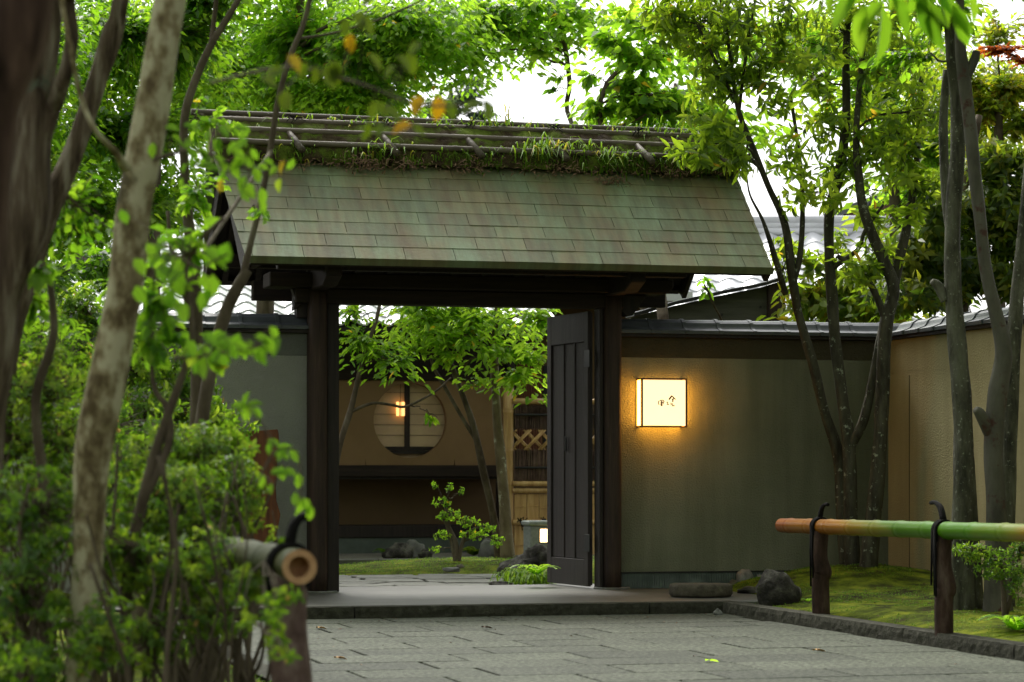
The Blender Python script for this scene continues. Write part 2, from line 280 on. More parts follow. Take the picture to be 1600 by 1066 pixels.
def blades(name, C, H, lean, m, parent=None, wid=.006, tone=None):
    """arching grass blades rooted at C, in world axes or their parent's"""
    n = len(C); C = np.asarray(C, float); H = np.asarray(H)[:, None]; a = RNG.uniform(0, 2*math.pi, n)
    d = np.stack([np.cos(a), np.sin(a), np.zeros(n)], 1); s = np.stack([-np.sin(a), np.cos(a), np.zeros(n)], 1); up = np.array([0, 0, 1.])
    ln = (np.asarray(lean)*np.ones(n))[:, None]
    P1 = C+H*.5*up+d*H*.12*ln; P2 = C+H*(.9-.25*ln)*up+d*H*.45*ln; P3 = C+H*(.95-.7*ln)*up+d*H*.85*ln
    V = np.stack([C-s*wid*.6, C+s*wid*.6, P1-s*wid, P1+s*wid, P2-s*wid*.8, P2+s*wid*.8, P3], 1).reshape(-1, 3)
    q = (np.arange(n)*7)[:, None]
    F4 = np.concatenate([q+np.array([[0, 1, 3, 2]]), q+np.array([[2, 3, 5, 4]])]); F3 = q+np.array([[4, 5, 6]])
    me = bpy.data.meshes.new(name); me.vertices.add(len(V)); me.vertices.foreach_set('co', V.ravel())
    me.loops.add(F4.size+F3.size); me.loops.foreach_set('vertex_index', np.concatenate([F4.ravel(), F3.ravel()]).astype(np.int32))
    me.polygons.add(len(F4)+len(F3)); me.polygons.foreach_set('loop_start', np.concatenate([np.arange(len(F4))*4, F4.size+np.arange(len(F3))*3]).astype(np.int32))
    t = RNG.uniform(0, 1, n) if tone is None else tone
    at = me.attributes.new('tone', 'FLOAT', 'FACE'); at.data.foreach_set('value', np.concatenate([t, t, t]).astype(np.float32))
    me.materials.append(m); me.update(calc_edges=True); o = bpy.data.objects.new(name, me); COL.objects.link(o)
    if parent is not None: o.parent = parent
    return o
# ------------------------------------------------------------------ plants
def plant(name, label, cat, base, trunks, clumps, lm, bark, leaf=(.09, .04), per=9, whorl=False, group=None, lab_trunk=None, simple=False, droop=.2, limb=True, tone=(.5, .25), up=.6, foliage_kind='stuff', maxang=.9, tn=10):
    """trunks: lists of (px, py, Y, halfwidth_px) or ('w', x, y, z, r); clumps: (px, py, Y, rx, ry, twigs[, depth]) in photo units at distance Y"""
    t = thing(name, label, cat, tuple(base), False, group); ts = []; rs = []
    for i, tr in enumerate(trunks):
        pts = []
        for p in tr:
            if p[0] == 'w': pts.append((p[1], p[2], p[3], p[4]))
            else:
                q = P(p[0], p[1], p[2]); pts.append((q.x, q.y, q.z, p[3]*p[2]/F))
        pp = smoothpts(pts, 5)
        mb = MB(); mb.tube([p[:3] for p in pp], [max(.002, p[3]) for p in pp], tn if pp[0][3] > .02 else 7, wob=.18)
        mb.build('trunk' if i == 0 or pp[0][3] > .03 else 'branch', bark, t, smooth=True)
        ts += [p[:3] for p in pp]; rs += [p[3] for p in pp]
    T = np.array(ts) if ts else np.array([base]); RR = np.array(rs) if rs else np.array([.01])
    tw = MB(); C = []; D = []; N = []; L = []; Wd = []; TN = []
    for cl in clumps:
        px, py, Y, rx, ry, nt_ = cl[:6]; dep = cl[6] if len(cl) > 6 else max(rx, ry)*Y/F
        c = np.array(P(px, py, Y)); R3 = np.array([rx*Y/F, dep, ry*Y/F])
        d = np.linalg.norm(T-c, axis=1)+np.maximum(0, T[:, 2]-c[2])*1.5; k = int(np.argmin(d)); a = T[k]
        limbpts = [a+(c-a)*s+np.array([0, 0, .12*math.sin(math.pi*s)*np.linalg.norm(c-a)]) for s in (0, .25, .5, .75, 1.)]
        if limb:
            r0 = min(RR[k]*.6, .004+.012*np.linalg.norm(c-a))
            pp = smoothpts([(*p, max(.003, r0*(1-.6*s))) for p, s in zip(limbpts, (0, .25, .5, .75, 1.))], 3)
            jit = [p[:3]+RNG.normal(0, .012, 3)*(0 < i < len(pp)-1) for i, p in enumerate(pp)]
            tw.tube(jit, [p[3] for p in pp], 5, cap=False)
        ends = RNG.normal(0, 1, (nt_, 3)); ends = unit(ends)*RNG.uniform(0, 1, (nt_, 1))**.42
        ctone = RNG.uniform(-.12, .12)
        for e in ends:
            q = c+e*R3; s = RNG.uniform(.35, 1.0); i0 = min(3, int(s*4)); fr = s*4-i0
            st = limbpts[i0]+(limbpts[i0+1]-limbpts[i0])*fr
            st = st+(q-st)*(0.0 if np.linalg.norm(q-st) < .6 else 1-.6/np.linalg.norm(q-st)) if not limb else st
            mid = (st+q)/2+np.array([0, 0, .06])*np.linalg.norm(q-st)+RNG.normal(0, .03, 3)*np.linalg.norm(q-st)
            tl = np.linalg.norm(q-st)
            tw.tube([st, mid, q], [.0035, .0028, .0015] if Y > 15 else [.003, .0022, .0012], 3, cap=False)
            dr = (q-mid)/max(1e-6, np.linalg.norm(q-mid)); lt = ctone+RNG.normal(tone[0], tone[1]); sz = leaf[0]*RNG.uniform(.75, 1.2)
            n = max(3, int(per*RNG.uniform(.6, 1.3)))
            for j in range(n):
                if whorl:
                    g = j//5; pos = q-dr*(g*sz*.7)+RNG.normal(0, .08, 3)*sz; ang = j*2.4+RNG.uniform(-.3, .3)
                    o1 = np.cross(dr, [0, 0, 1.]); o1 = o1/max(1e-6, np.linalg.norm(o1)); o2 = np.cross(dr, o1)
                    dd = dr*RNG.uniform(.15, .7)+o1*math.cos(ang)+o2*math.sin(ang); dd[2] -= RNG.uniform(0, .5)
                    nn = dr*.8+np.array([0, 0, .5])+RNG.normal(0, .25, 3)
                else:
                    f = 1-(j/n)*min(.95, (per*sz*.45)/max(tl, .05)); pos = st+(q-st)*f if f < .5 else mid+(q-mid)*(2*f-1)
                    sd = np.cross(dr, [0, 0, 1.])*(1 if j % 2 else -1); dd = dr*RNG.uniform(.3, 1)+sd*RNG.uniform(.3, 1.1)*(j > 0); dd[2] -= RNG.uniform(-.1, .7)*droop*3
                    nn = np.array([0, 0, up])+RNG.normal(0, .45, 3)
                C.append(pos); D.append(dd); N.append(nn); L.append(sz*RNG.uniform(.7, 1.15)); Wd.append(sz*leaf[1]/leaf[0]*RNG.uniform(.85, 1.15)); TN.append(lt+RNG.normal(0, .12))
    if tw.v: tw.build('twigs', bark, t, kind='stuff')
    if C:
        leaf_mesh('foliage', C, D, N, L, Wd, np.array(TN), t, lm, simple, droop=droop, kind=foliage_kind)
    return t
def layered(par, m, blobs, size, ratio=.5, tone=.5, name='foliage', flat=.22, simple=True):
    """layered sprays of leaves: blobs of (px, py, Y, rx, ry, sprays, leaves per spray) in photo units"""
    C, D, N, T = [], [], [], []
    for (px, py, Y, rx, ry, k, n) in blobs:
        c = np.array(P(px, py, Y)); R3 = np.array([rx*Y/F, max(rx, ry)*Y/F*.9, ry*Y/F])
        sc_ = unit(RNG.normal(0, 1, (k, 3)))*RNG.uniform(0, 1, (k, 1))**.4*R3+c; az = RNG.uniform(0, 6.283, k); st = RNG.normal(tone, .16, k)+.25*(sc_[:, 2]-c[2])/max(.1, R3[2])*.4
        rad = size*3.2*RNG.uniform(.7, 1.4, k)
        a = RNG.uniform(0, 6.283, (k, n)); r = np.sqrt(RNG.uniform(0, 1, (k, n)))*rad[:, None]
        off = np.stack([np.cos(a)*r, np.sin(a)*r, RNG.normal(0, 1, (k, n))*rad[:, None]*flat-r*.25], -1)
        C.append((sc_[:, None]+off).reshape(-1, 3)); d = np.stack([np.cos(a+RNG.normal(0, .6, (k, n))), np.sin(a+RNG.normal(0, .6, (k, n))), -RNG.uniform(.1, .8, (k, n))], -1); D.append(d.reshape(-1, 3))
        N.append(np.array([0, 0, .9])+RNG.normal(0, .42, (k*n, 3))); T.append((st[:, None]+RNG.normal(0, .12, (k, n))).ravel())
    C = np.concatenate(C); n = len(C)
    return leaf_mesh(name, C, np.concatenate(D), np.concatenate(N), size*RNG.uniform(.7, 1.25, n), size*ratio*RNG.uniform(.8, 1.2, n), np.concatenate(T), par, m, simple=simple, droop=.15)
#MAIN
def prism_v(mb, poly, v0, v1):          # polygon of (u, z) extruded along v
    n = len(poly); mb.add([(x, v0, z) for x, z in poly]+[(x, v1, z) for x, z in poly], [tuple(range(n)), tuple(range(n, 2*n))[::-1]]+[(i, n+i, n+(i+1) % n, (i+1) % n) for i in range(n)]); return mb
def inst(name, me, parent, loc, rot=(0, 0, 0), scale=(1, 1, 1), label=None):
    o = bpy.data.objects.new(name, me); COL.objects.link(o); o.parent = parent
    off = OFF.get(parent.name, (0, 0, 0)); o.location = Vector(loc)-Vector(off); o.rotation_euler = rot; o.scale = scale
    if label: o['label'] = label
    return o
def rock(name, label, center, size, m, parent=None, seed=0, group=None, sub=3, sharp=.35):
    bm = bmesh.new(); bmesh.ops.create_icosphere(bm, subdivisions=sub, radius=1)
    for v in bm.verts:
        n = mnoise.noise(v.co*1.1+Vector((seed*3.1, seed, 2)))*sharp*1.6+mnoise.noise(v.co*3.1+Vector((seed, 5, seed*2)))*sharp*.6+mnoise.noise(v.co*8+Vector((seed, 1, 3)))*sharp*.18
        v.co = v.co*(1+n)
        v.co.x *= size[0]; v.co.y *= size[1]; v.co.z = max(v.co.z, -.55)*size[2]
    me = bpy.data.meshes.new(name); bm.to_mesh(me); bm.free(); me.materials.append(m)
    me.polygons.foreach_set('use_smooth', [True]*len(me.polygons))
    o = bpy.data.objects.new(name, me); COL.objects.link(o); o.location = center
    tag(o, label, 'rock', group); return o
def grid(name, fn, u0, u1, v0, v1, nu, nv, m, keep=None):
    """height field z = fn(u, v) in the gate frame"""
    mb = MB(); vs_ = [(u0+(u1-u0)*i/nu, v0+(v1-v0)*j/nv) for j in range(nv+1) for i in range(nu+1)]
    mb.v = [(u, v, fn(u, v)) for u, v in vs_]
    mb.f = [(j*(nu+1)+i, j*(nu+1)+i+1, (j+1)*(nu+1)+i+1, (j+1)*(nu+1)+i) for j in range(nv) for i in range(nu)]
    o = mb.build(name, m, smooth=True); in_gate(o); return o
def nz(x, y, s=1, k=0): return mnoise.noise(Vector((x*s, y*s, k)))
# ================================================================== GROUND
HS = .08                                            # height of the gate threshold
g = MB(); g.add([(-300, -60, -.08), (300, -60, -.08), (300, 600, -.08), (-300, 600, -.08)], [(0, 1, 2, 3)])
structure(g.build('ground', M['soil']))
pk1, pk2 = toG(gnd(1137, 945, .078)), toG(gnd(1600, 1006, .078))
UK = (pk1.x+pk2.x)/2                                # line of the right-hand kerb
VF = toG(gnd(800, 963, 0)).y                        # front face of the threshold
VB = toG(gnd(660, 915, HS)).y                       # its rear edge
UL = -1.65                                          # left edge of the paving
road = MB(); road.box(-8, UK, -22, VF+.02, -.06, -.016); road = in_gate(road.build('road', M['joint'])); structure(road); OFF[road.name] = (0, 0, 0)
rnd = random.Random(3)
row = .5; k = 0; v = VF-.008
while v > -17:
    r = row*rnd.uniform(.94, 1.06); u = -2.2+(.37 if k % 2 else 0)+rnd.uniform(-.09, .09)
    while u < UK-.02:
        L = .735*rnd.uniform(.88, 1.12); a, b = max(u, UL-.3), min(u+L, UK-.004)
        if b-a > .09 and v > -13:
            gp = .013; h = rnd.uniform(-.0008, .0008); c = ((a+b)/2, v-r/2)
            x0, x1, y0, y1 = a+gp*rnd.uniform(.5, 1.1)-c[0], b-gp*rnd.uniform(.5, 1.1)-c[0], -r/2+.002, r/2-.002
            mb = MB(); mb.box(x0, x1, y0, y1, -.05, 0)
            for i in (4, 5, 6, 7): p = mb.v[i]; mb.v[i] = (p[0]+rnd.uniform(-.006, .006), p[1]+rnd.uniform(-.002, .002), rnd.uniform(-.0015, .0015)+h)
            o = bpy.data.objects.new('paving_stone', mb.mesh('paving_stone', M['paving'], bevel=.004)); COL.objects.link(o); o.parent = road; o.location = (c[0], c[1], 0)
        u += L
    v -= r; k += 1
# threshold platform and its rough front stones
UR = toG(gnd(1195, 930, HS)).x
plat = MB(); plat.box(-1.9, UR, VF+.16, VB, -.05, HS-.003)
plat = in_gate(plat.build('threshold_platform', M['slab'], bevel=.01)); structure(plat); OFF[plat.name] = (0, 0, 0)
seams = [-1.9, W(554, 950, VF)[0], W(1015, 950, VF)[0], UK+.12]
def rough_stone(name, a, b, c, d, z0, z1, m, parent, seed, n=26):
    """kerb stone with a hewn front; (a,b) u range, (c,d) v range"""
    mb = MB(); nn = max(4, int((b-a)/.045)); rows_ = 4
    fr = lambda i, j: (a+(b-a)*i/nn, c+.006*mnoise.noise(Vector((i*.7+seed, j*1.3, seed)))+(.005 if j in (0, rows_) else 0), z0+(z1-z0)*j/rows_+(.005*mnoise.noise(Vector((i*.6, seed, 3))) if j == rows_ else 0))
    V = [fr(i, j) for j in range(rows_+1) for i in range(nn+1)]; V += [(a+(b-a)*i/nn, d, z1) for i in range(nn+1)]
    f = [(j*(nn+1)+i, j*(nn+1)+i+1, (j+1)*(nn+1)+i+1, (j+1)*(nn+1)+i) for j in range(rows_+1) for i in range(nn)]
    k0 = len(V); V += [(a, d, z0), (b, d, z0)]
    f += [tuple([k0]+[j*(nn+1) for j in range(rows_+2)]), tuple([k0+1]+[j*(nn+1)+nn for j in range(rows_+1, -1, -1)])]
    mb.add(V, f); return mb
for i in range(3):
    rough_stone('s', seams[i]+.006, seams[i+1]-.006, VF, VF+.165, -.04, HS, M['kerb'], plat, i*7).build('threshold_stone', M['kerb'], plat)
def swap(mb, u_of, v_of):
    mb.v = [(u_of(p), v_of(p), p[2]) for p in mb.v]; return mb
# kerbs: u = const lines running towards the camera
kr = structure(in_gate(swap(MB().box(0, 12, .02, .10, -.05, .05), lambda p: UK+p[1], lambda p: VF-p[0]-.02).build('kerb', M['joint']))); OFF[kr.name] = (0, 0, 0)
p0 = VF+.10
for i in range(7):
    L = rnd.uniform(1.3, 1.8)
    mb = rough_stone('k', p0*-1, -p0+L-.01, 0, .14, -.04, .078, None, None, 20+i)
    swap(mb, lambda p: UK+p[1], lambda p: -p[0]).build('kerb_stone', M['kerb'], kr); p0 -= L
kl = structure(in_gate(swap(MB().box(0, 12, .02, .10, -.05, .05), lambda p: UL-p[1], lambda p: VF-p[0]-.02).build('kerb', M['joint']))); OFF[kl.name] = (0, 0, 0)
p0 = VF+.02
for i in range(7):
    L = rnd.uniform(1.2, 1.7)
    mb = rough_stone('k', -p0, -p0+L-.01, 0, .14, -.04, .09, None, None, 40+i)
    swap(mb, lambda p: UL-p[1], lambda p: -p[0]).build('kerb_stone', M['kerb'], kl); p0 -= L
# moss bank right, mounded round the thin trunks
UC = W(1388, 700, 0)[0]                             # inner corner of the two walls
tb = toG(gnd(1335, 888, .24)); tb2 = toG(gnd(1530, 950, .13))
def moss_h(u, v):
    e = min(1, max(0, (u-UK-.10)/.30)); e2 = min(1, max(0, (u-UR+.1)/.35)) if v > VF-.1 else 1
    d = math.hypot((u-tb.x)/.9, (v-tb.y+.2)/.8); d2 = math.hypot((u-tb2.x)/.7, (v-tb2.y)/.6)
    return .048+e*e2*(.045+.19*math.exp(-d*d)+.05*math.exp(-d2*d2)+.022*nz(u, v, 2.2)+.012*nz(u, v, 7))
mossr = structure(grid('moss_bank', moss_h, UK+.10, UC+.02, -13, -.02, 60, 230, M['moss']))
def bank_h(u, v): return .06+min(1, max(0, (UL-.1-u)/.5))*(.07+.05*nz(u, v, .8)+.02*nz(u, v, 4))
structure(grid('shrub_bank', bank_h, -9, UL-.10, -18, -.02, 70, 140, M['moss']))
# courtyard
def court_h(u, v):
    m = min(1, max(0, (v-3.55)/.5))*min(1, max(0, (6.6-v)/.4)); mu = min(1, max(0, (u-1.35)/.9))
    return .035+m*(.02+.07*mu+.02*nz(u, v, 1.5)+.01*nz(u, v, 6))
structure(grid('courtyard_moss', court_h, -6, 5.2, VB+.01, 6.62, 90, 60, M['moss']))
structure(in_gate(MB().box(-9, 5.4, 6.75, 9.25, -.02, .075).build('gravel_path', M['gravel'])))
ck = structure(in_gate(MB().box(-9, 5.4, 6.66, 6.72, 0, .07).build('courtyard_kerb', M['joint']))); OFF[ck.name] = (0, 0, 0)
u = -4.5
while u < 3.2:
    L = rnd.uniform(.8, 1.3); MB().box(u, u+L-.012, 6.63, 6.75, .0, .10).build('edging_stone', M['slab'], ck, bevel=.01); u += L
cp = structure(in_gate(MB().box(-2.6, 2.45, VB+.012, 3.75, .0, .042).build('courtyard_paving', M['joint']))); OFF[cp.name] = (0, 0, 0)
seeds = [(-2.6+.50*(i+.5)+rnd.uniform(-.19, .19), VB+.42*(j+.5)+rnd.uniform(-.15, .15)) for i in range(10) for j in range(7)]
def clip(poly, a, b, c):           # keep a*x+b*y<=c
    o = []
    for i in range(len(poly)):
        p, q = poly[i], poly[(i+1) % len(poly)]; dp, dq = a*p[0]+b*p[1]-c, a*q[0]+b*q[1]-c
        if dp <= 0: o.append(p)
        if dp*dq < 0: t = dp/(dp-dq); o.append((p[0]+(q[0]-p[0])*t, p[1]+(q[1]-p[1])*t))
    return o
for s in seeds:
    poly = [(max(-2.58, s[0]-1), max(VB+.02, s[1]-1)), (min(2.43, s[0]+1), max(VB+.02, s[1]-1)), (min(2.43, s[0]+1), min(3.72, s[1]+1)), (max(-2.58, s[0]-1), min(3.72, s[1]+1))]
    for t in seeds:
        if t is s or math.hypot(t[0]-s[0], t[1]-s[1]) > 1.6: continue
        a, b = t[0]-s[0], t[1]-s[1]; ln = math.hypot(a, b); c = (t[0]**2+t[1]**2-s[0]**2-s[1]**2)/2-.022*ln
        poly = clip(poly, a, b, c)
        if not poly: break
    if len(poly) > 2:
        h = .058+rnd.uniform(-.004, .006); MB().prism_z(poly, .02, h).build('flagstone', M['flag'], cp, bevel=.006)
# ================================================================== ENTRANCE GATE
gate = thing('entrance_gate', 'roofed timber entrance gate with green copper tiles and a grassy bamboo ridge', 'gate', (0, 0, 0))
VE = -1.0; ZE = W(795, 411, VE)[1]; PH = R(43); VR = .1
best = min(((abs(W(743, 266, VE+d/1000)[1]-ZE-math.tan(PH)*d/1000), d/1000) for d in range(200, 1200, 5)))[1]
VT = VE+best; ZT = ZE+math.tan(PH)*best
S = best/math.cos(PH)                                # sloping length of the tiled face
uLe, uLt = W(383, 403, VE)[0], W(335, 255, VT)[0]; uRe, uRt = W(1207, 420, VE)[0], W(1152, 277, VT)[0]
print('roof', VE, ZE, VT, ZT, S, uLe, uLt, uRe, uRt, 'UK', UK, pk1, pk2, 'VF', VF, 'VB', VB, 'UC', UC, 'UR', UR)
cs, sn = math.cos(PH), math.sin(PH)
def RP(s, n, side=1):              # point on the roof slope: s along it from the eave, n off it; side -1 = rear slope
    v, z = VE+s*cs-n*sn, ZE+s*sn+n*cs
    return (v, z) if side > 0 else (2*VR-v, z)
NR = 8; ex = S/NR
def edge(s, a, b): return a+(b-a)*s/S
rear = MB()
for side in (1, -1):
    for r in range(NR+1):
        s0, s1 = r*ex, min((r+1)*ex+.03, S+.12); a0, b0 = edge(s0, uLe, uLt), edge(s0, uRe, uRt); TL = (b0-a0)/10.72
        u = a0-(TL*(.34 if r % 2 else .86)); first = True
        while u < b0-.01:
            x0, x1 = max(u, a0), min(u+TL, b0); u += TL
            if x1-x0 < .02: continue
            sh0, sh1 = edge(s1, uLe, uLt)-a0 if first else 0, 0; first = False
            g = .002; jt = rnd.uniform(-.0015, .0015)
            pts = []
            for n0 in (0, .011):
                for (x, s, k) in ((x0+g, s0, 0), (x1-g, s0, 0), (x1-g, s1, 1), (x0+g, s1, 1)):
                    lift = (.013+jt) if k == 0 else .009
                    vv, zz = RP(s, lift-.011+n0+(.0 if k else .0), side); pts.append((x+(sh0 if (k and x < a0+.02) else 0), vv, zz))
            fc = [(0, 3, 2, 1), (4, 5, 6, 7), (0, 1, 5, 4), (1, 2, 6, 5), (2, 3, 7, 6), (3, 0, 4, 7)]
            if side > 0: mb = MB(); mb.add(pts, fc); mb.build('copper_tile', M['copper'], gate)
            else: rear.add(pts, fc)
rear.build('rear_copper_tiles', M['copper'], gate, kind='stuff')
for side in (1, -1):
    mb = MB(); pr = [RP(.0, -.001, side), RP(S+.45, -.001, side), RP(S+.45, -.03, side), RP(.0, -.03, side)]
    mb.prism_u(pr, uLe+.03, uRe-.03); mb.build('roof_deck', M['dark_wood'], gate)
    mb = MB(); pr = [RP(-.012, .018, side), RP(-.012, -.045, side), RP(.012, -.045, side), RP(.012, -.002, side)]
    mb.prism_u(pr, uLe-.012, uRe+.012); mb.build('eave_drip_edge', M['copper'], gate)
    mb = MB(); pr = [RP(.03, -.032, side), RP(.03, -.095, side), RP(.075, -.095, side), RP(.075, -.032, side)]
    mb.prism_u(pr, uLe+.05, uRe-.05); mb.build('fascia_board', M['dark_wood'], gate)
    for (ua, ub) in ((uLe-.01, uLe+.028), (uRe-.028, uRe+.01)):
        mb = MB(); mb.prism_u([RP(.0, -.003, side), RP(S+.16, -.003, side), RP(S+.10, -.21, side), RP(.03, -.15, side)], ua, ub); mb.build('barge_board', M['dark_wood'], gate, bevel=.004)
    n = 15
    for i in range(n):
        u = uLe+.16+(uRe-uLe-.32)*i/(n-1); mb = MB(); mb.prism_u([RP(.05, -.096, side), RP(.05, -.04, side), RP(S+.42, -.032, side), RP(S+.42, -.096, side)], u-.024, u+.024)
        mb.build('rafter', M['dark_wood'], gate)
uP = [W(478, 800, -.14)[0], W(514, 800, -.14)[0], W(947, 800, -.14)[0], W(974, 800, -.14)[0]]
zl = W(720, 478, -.06)[1]; zA0, zA1 = W(1000, 459, -.16)[1], W(1000, 437, -.16)[1]
for ua in (uLe+.35, uRe-.35):      # gable infill
    mb = MB(); zz = RP(0, -.1)[1]+.14; prism_pts = [(VE+.35, zz), (2*VR-VE-.35, zz), (VR, ZT+.32)]; mb.prism_u(prism_pts, ua-.012, ua+.012); mb.build('gable_board', M['dark_wood'], gate)
zpb = RP(.42, -.1)[1]
for (vv, ua, ub) in ((VE+.30, uLe+.12, W(1166, 436, VE+.3)[0]), (2*VR-VE-.30, uLe+.12, uRe-.1)):
    mb = MB(); mb.box(ua, ub, vv-.055, vv+.055, RP(.41, -.1)[1]-.13, RP(.41, -.1)[1]-.02); mb.build('eave_purlin', M['beam_wood'], gate, bevel=.008)
MB().box(uLe+.1, uRe-.1, VR-.06, VR+.06, ZT+.02, ZT+.16).build('ridge_beam', M['beam_wood'], gate, bevel=.008)
uAl, uAr = W(420, 437, -.16)[0], W(1050, 445, -.16)[0]
prism_v(MB(), [(uAl, zA0), (uAr-.05, zA0), (uAr, zA0+.05), (uAr, zA1), (uAl, zA1)], -.20, .12).build('crown_beam', M['beam_wood'], gate, bevel=.008)
MB().box(uP[0]-.07, uP[3]+.02, -.10, .10, zl, zA0-.002).build('lintel', M['beam_wood'], gate, bevel=.008)
MB().box(uAl-.02, uAr-.06, VE+.31, VE+.40, zA1-.02, zA1+.05).build('front_tie_rail', M['dark_wood'], gate, bevel=.006)
for ua in (uP[0]+.10, uP[3]-.08):
    prism = [(-.78, zA1+.02), (.98, zA1+.02), (.98, zA1-.07), (.80, zA0-.02), (-.60, zA0-.02), (-.78, zA1-.07)]
    MB().prism_u(prism, ua-.06, ua+.06).build('bracket_arm', M['beam_wood'], gate, bevel=.008)
    MB().box(ua-.05, ua+.05, VR-.05, VR+.05, zA1+.0, ZT+.03).build('king_post', M['beam_wood'], gate, bevel=.006)
prism_v(MB(), [(uP[3]-.02, zl+.02), (uP[3]+.05, zl-.06), (uP[3]+.11, zl-.05), (W(1008, 462, 0)[0], zA0-.004), (uP[3]-.02, zA0-.004)], -.05, .05).build('corner_bracket', M['dark_wood'], gate, bevel=.005)
prism_v(MB(), [(uP[0]+.02, zl+.02), (uP[0]-.08, zl-.06), (W(459, 462, 0)[0], zA0-.06), (W(455, 462, 0)[0], zA0-.004), (uP[0]+.02, zA0-.004)], -.05, .05).build('corner_bracket', M['dark_wood'], gate, bevel=.005)
# low rear beam, seen under the eave left of the post
MB().box(uLe+.33, uRe-.3, .70, .80, W(400, 469, .7)[1], W(400, 469, .7)[1]+.16).build('rear_tie_beam', M['beam_wood'], gate, bevel=.006)
def roundpost(u0, u1, v0, v1, z0, z1, seed):
    mb = MB(); cu, cv, ru, rv = (u0+u1)/2, (v0+v1)/2, (u1-u0)/2, (v1-v0)/2; n = 20; zs = [z0+(z1-z0)*i/14 for i in range(15)]
    for z in zs:
        for k in range(n):
            q = 2*math.pi*k/n; c_, s_ = math.cos(q), math.sin(q); e = .55
            w_ = 1+.03*mnoise.noise(Vector((k*.6+seed, z*1.2, seed)))+.05*max(0, .6-z)*mnoise.noise(Vector((k*.9, z*6, seed)))
            mb.v.append((cu+ru*w_*math.copysign(abs(c_)**e, c_), cv+rv*w_*math.copysign(abs(s_)**e, s_), z))
    for i in range(14):
        for k in range(n): mb.f.append((i*n+k, i*n+(k+1) % n, (i+1)*n+(k+1) % n, (i+1)*n+k))
    mb.f += [tuple(range(n))[::-1], tuple(14*n+k for k in range(n))]; return mb
roundpost(uP[0]+.03, uP[1], -.14, .06, HS+.005, zA0, 1).build('gate_post', M['post_wood'], gate, smooth=True)
roundpost(uP[2], uP[3], -.14, .06, HS+.005, zA0, 5).build('gate_post', M['post_wood'], gate, smooth=True)
MB().box(uP[0]-.05, uP[0]+.045, -.02, .10, W(470, 497, 0)[1], zA0).build('side_strut', M['dark_wood'], gate, bevel=.005)
uJl0, uJl1 = uP[1]+.003, W(530, 800, -.06)[0]; uJr0, uJr1 = W(937, 800, -.08)[0], uP[2]-.003
MB().box(uJl0, uJl1, -.06, .07, HS+.002, zl).build('door_jamb', M['dark_wood'], gate, bevel=.004)
MB().box(uJr0, uJr1, -.08, .07, HS+.002, zl).build('door_jamb', M['dark_wood'], gate, bevel=.004)
for (uu) in (uP[0]+.03+(uP[1]-uP[0])/2, (uP[2]+uP[3])/2):
    pl = [(uu+.15*math.cos(k*.7)*rnd.uniform(.9, 1.1), -.04+.14*math.sin(k*.7)*rnd.uniform(.9, 1.1)) for k in range(9)]
    MB().prism_z(pl, HS-.01, HS+.012).build('post_base_stone', M['grey_rock'], gate, bevel=.005)
# door leaves, both swung inwards
def leaf_door(h, d, Ln, flip, zt):
    """h hinge (u, v); d unit direction of the leaf; flip: side of the boards"""
    nx, ny = (d[1]*flip, -d[0]*flip)
    def bx(a0, a1, t0, t1, z0, z1, name, m, par, bevel=.003):
        mb = MB().box(a0, a1, t0, t1, z0, z1); mb.v = [(h[0]+p[0]*d[0]+p[1]*nx, h[1]+p[0]*d[1]+p[1]*ny, p[2]) for p in mb.v]
        return mb.build(name, m, par, bevel=bevel)
    z0 = HS+.012; zb = z0+.215; z1 = zt
    core = bx(0, Ln, .0, .012, z0+.01, z1-.01, 'door_leaf', M['door_wood'], gate)
    bx(0, .085, .013, .042, z0, z1, 'stile', M['door_wood'], core); bx(Ln-.085, Ln, .013, .042, z0, z1, 'stile', M['door_wood'], core)
    bx(.086, Ln-.086, .013, .040, z0, zb, 'bottom_rail', M['door_wood'], core); bx(.086, Ln-.086, .013, .040, z1-.24, z1, 'top_rail', M['door_wood'], core)
    inn = Ln-.172; cuts = [0, .40, .64, 1.0] if flip > 0 else [0, .33, .66, 1]
    for i in range(3):
        a, b = .086+inn*cuts[i], .086+inn*cuts[i+1]
        bx(a+.008, b-.008, .013, .026, zb+.002, z1-.242, 'board', M['door_wood'], core, .004)
        if i: bx(a-.028, a-.006, .0135, .036, zb+.002, z1-.242, 'muntin', M['door_wood'], core, .002)
    for zz in (z0+.28, z1-.45): bx(-.05, .06, .043, .050, zz, zz+.14, 'hinge_plate', M['iron'], core, .002)
    bx(inn*.60+.03, inn*.60+.055, .037, .05, 1.18, 1.30, 'door_pull', M['iron'], core, .004)
    return core
hz = W(926, 800, .08)
free = W(862, 800, .95)
dv = Vector((free[0]-hz[0], .95-.08)); Ln = dv.length; dv.normalize()
print('leaf', hz, free, Ln)
leaf_door((hz[0], .08), dv, Ln, -1, zl-.015)
leaf_door((uJl1-.06, .08), Vector((-.02, 1)).normalized(), Ln, 1, zl-.015)
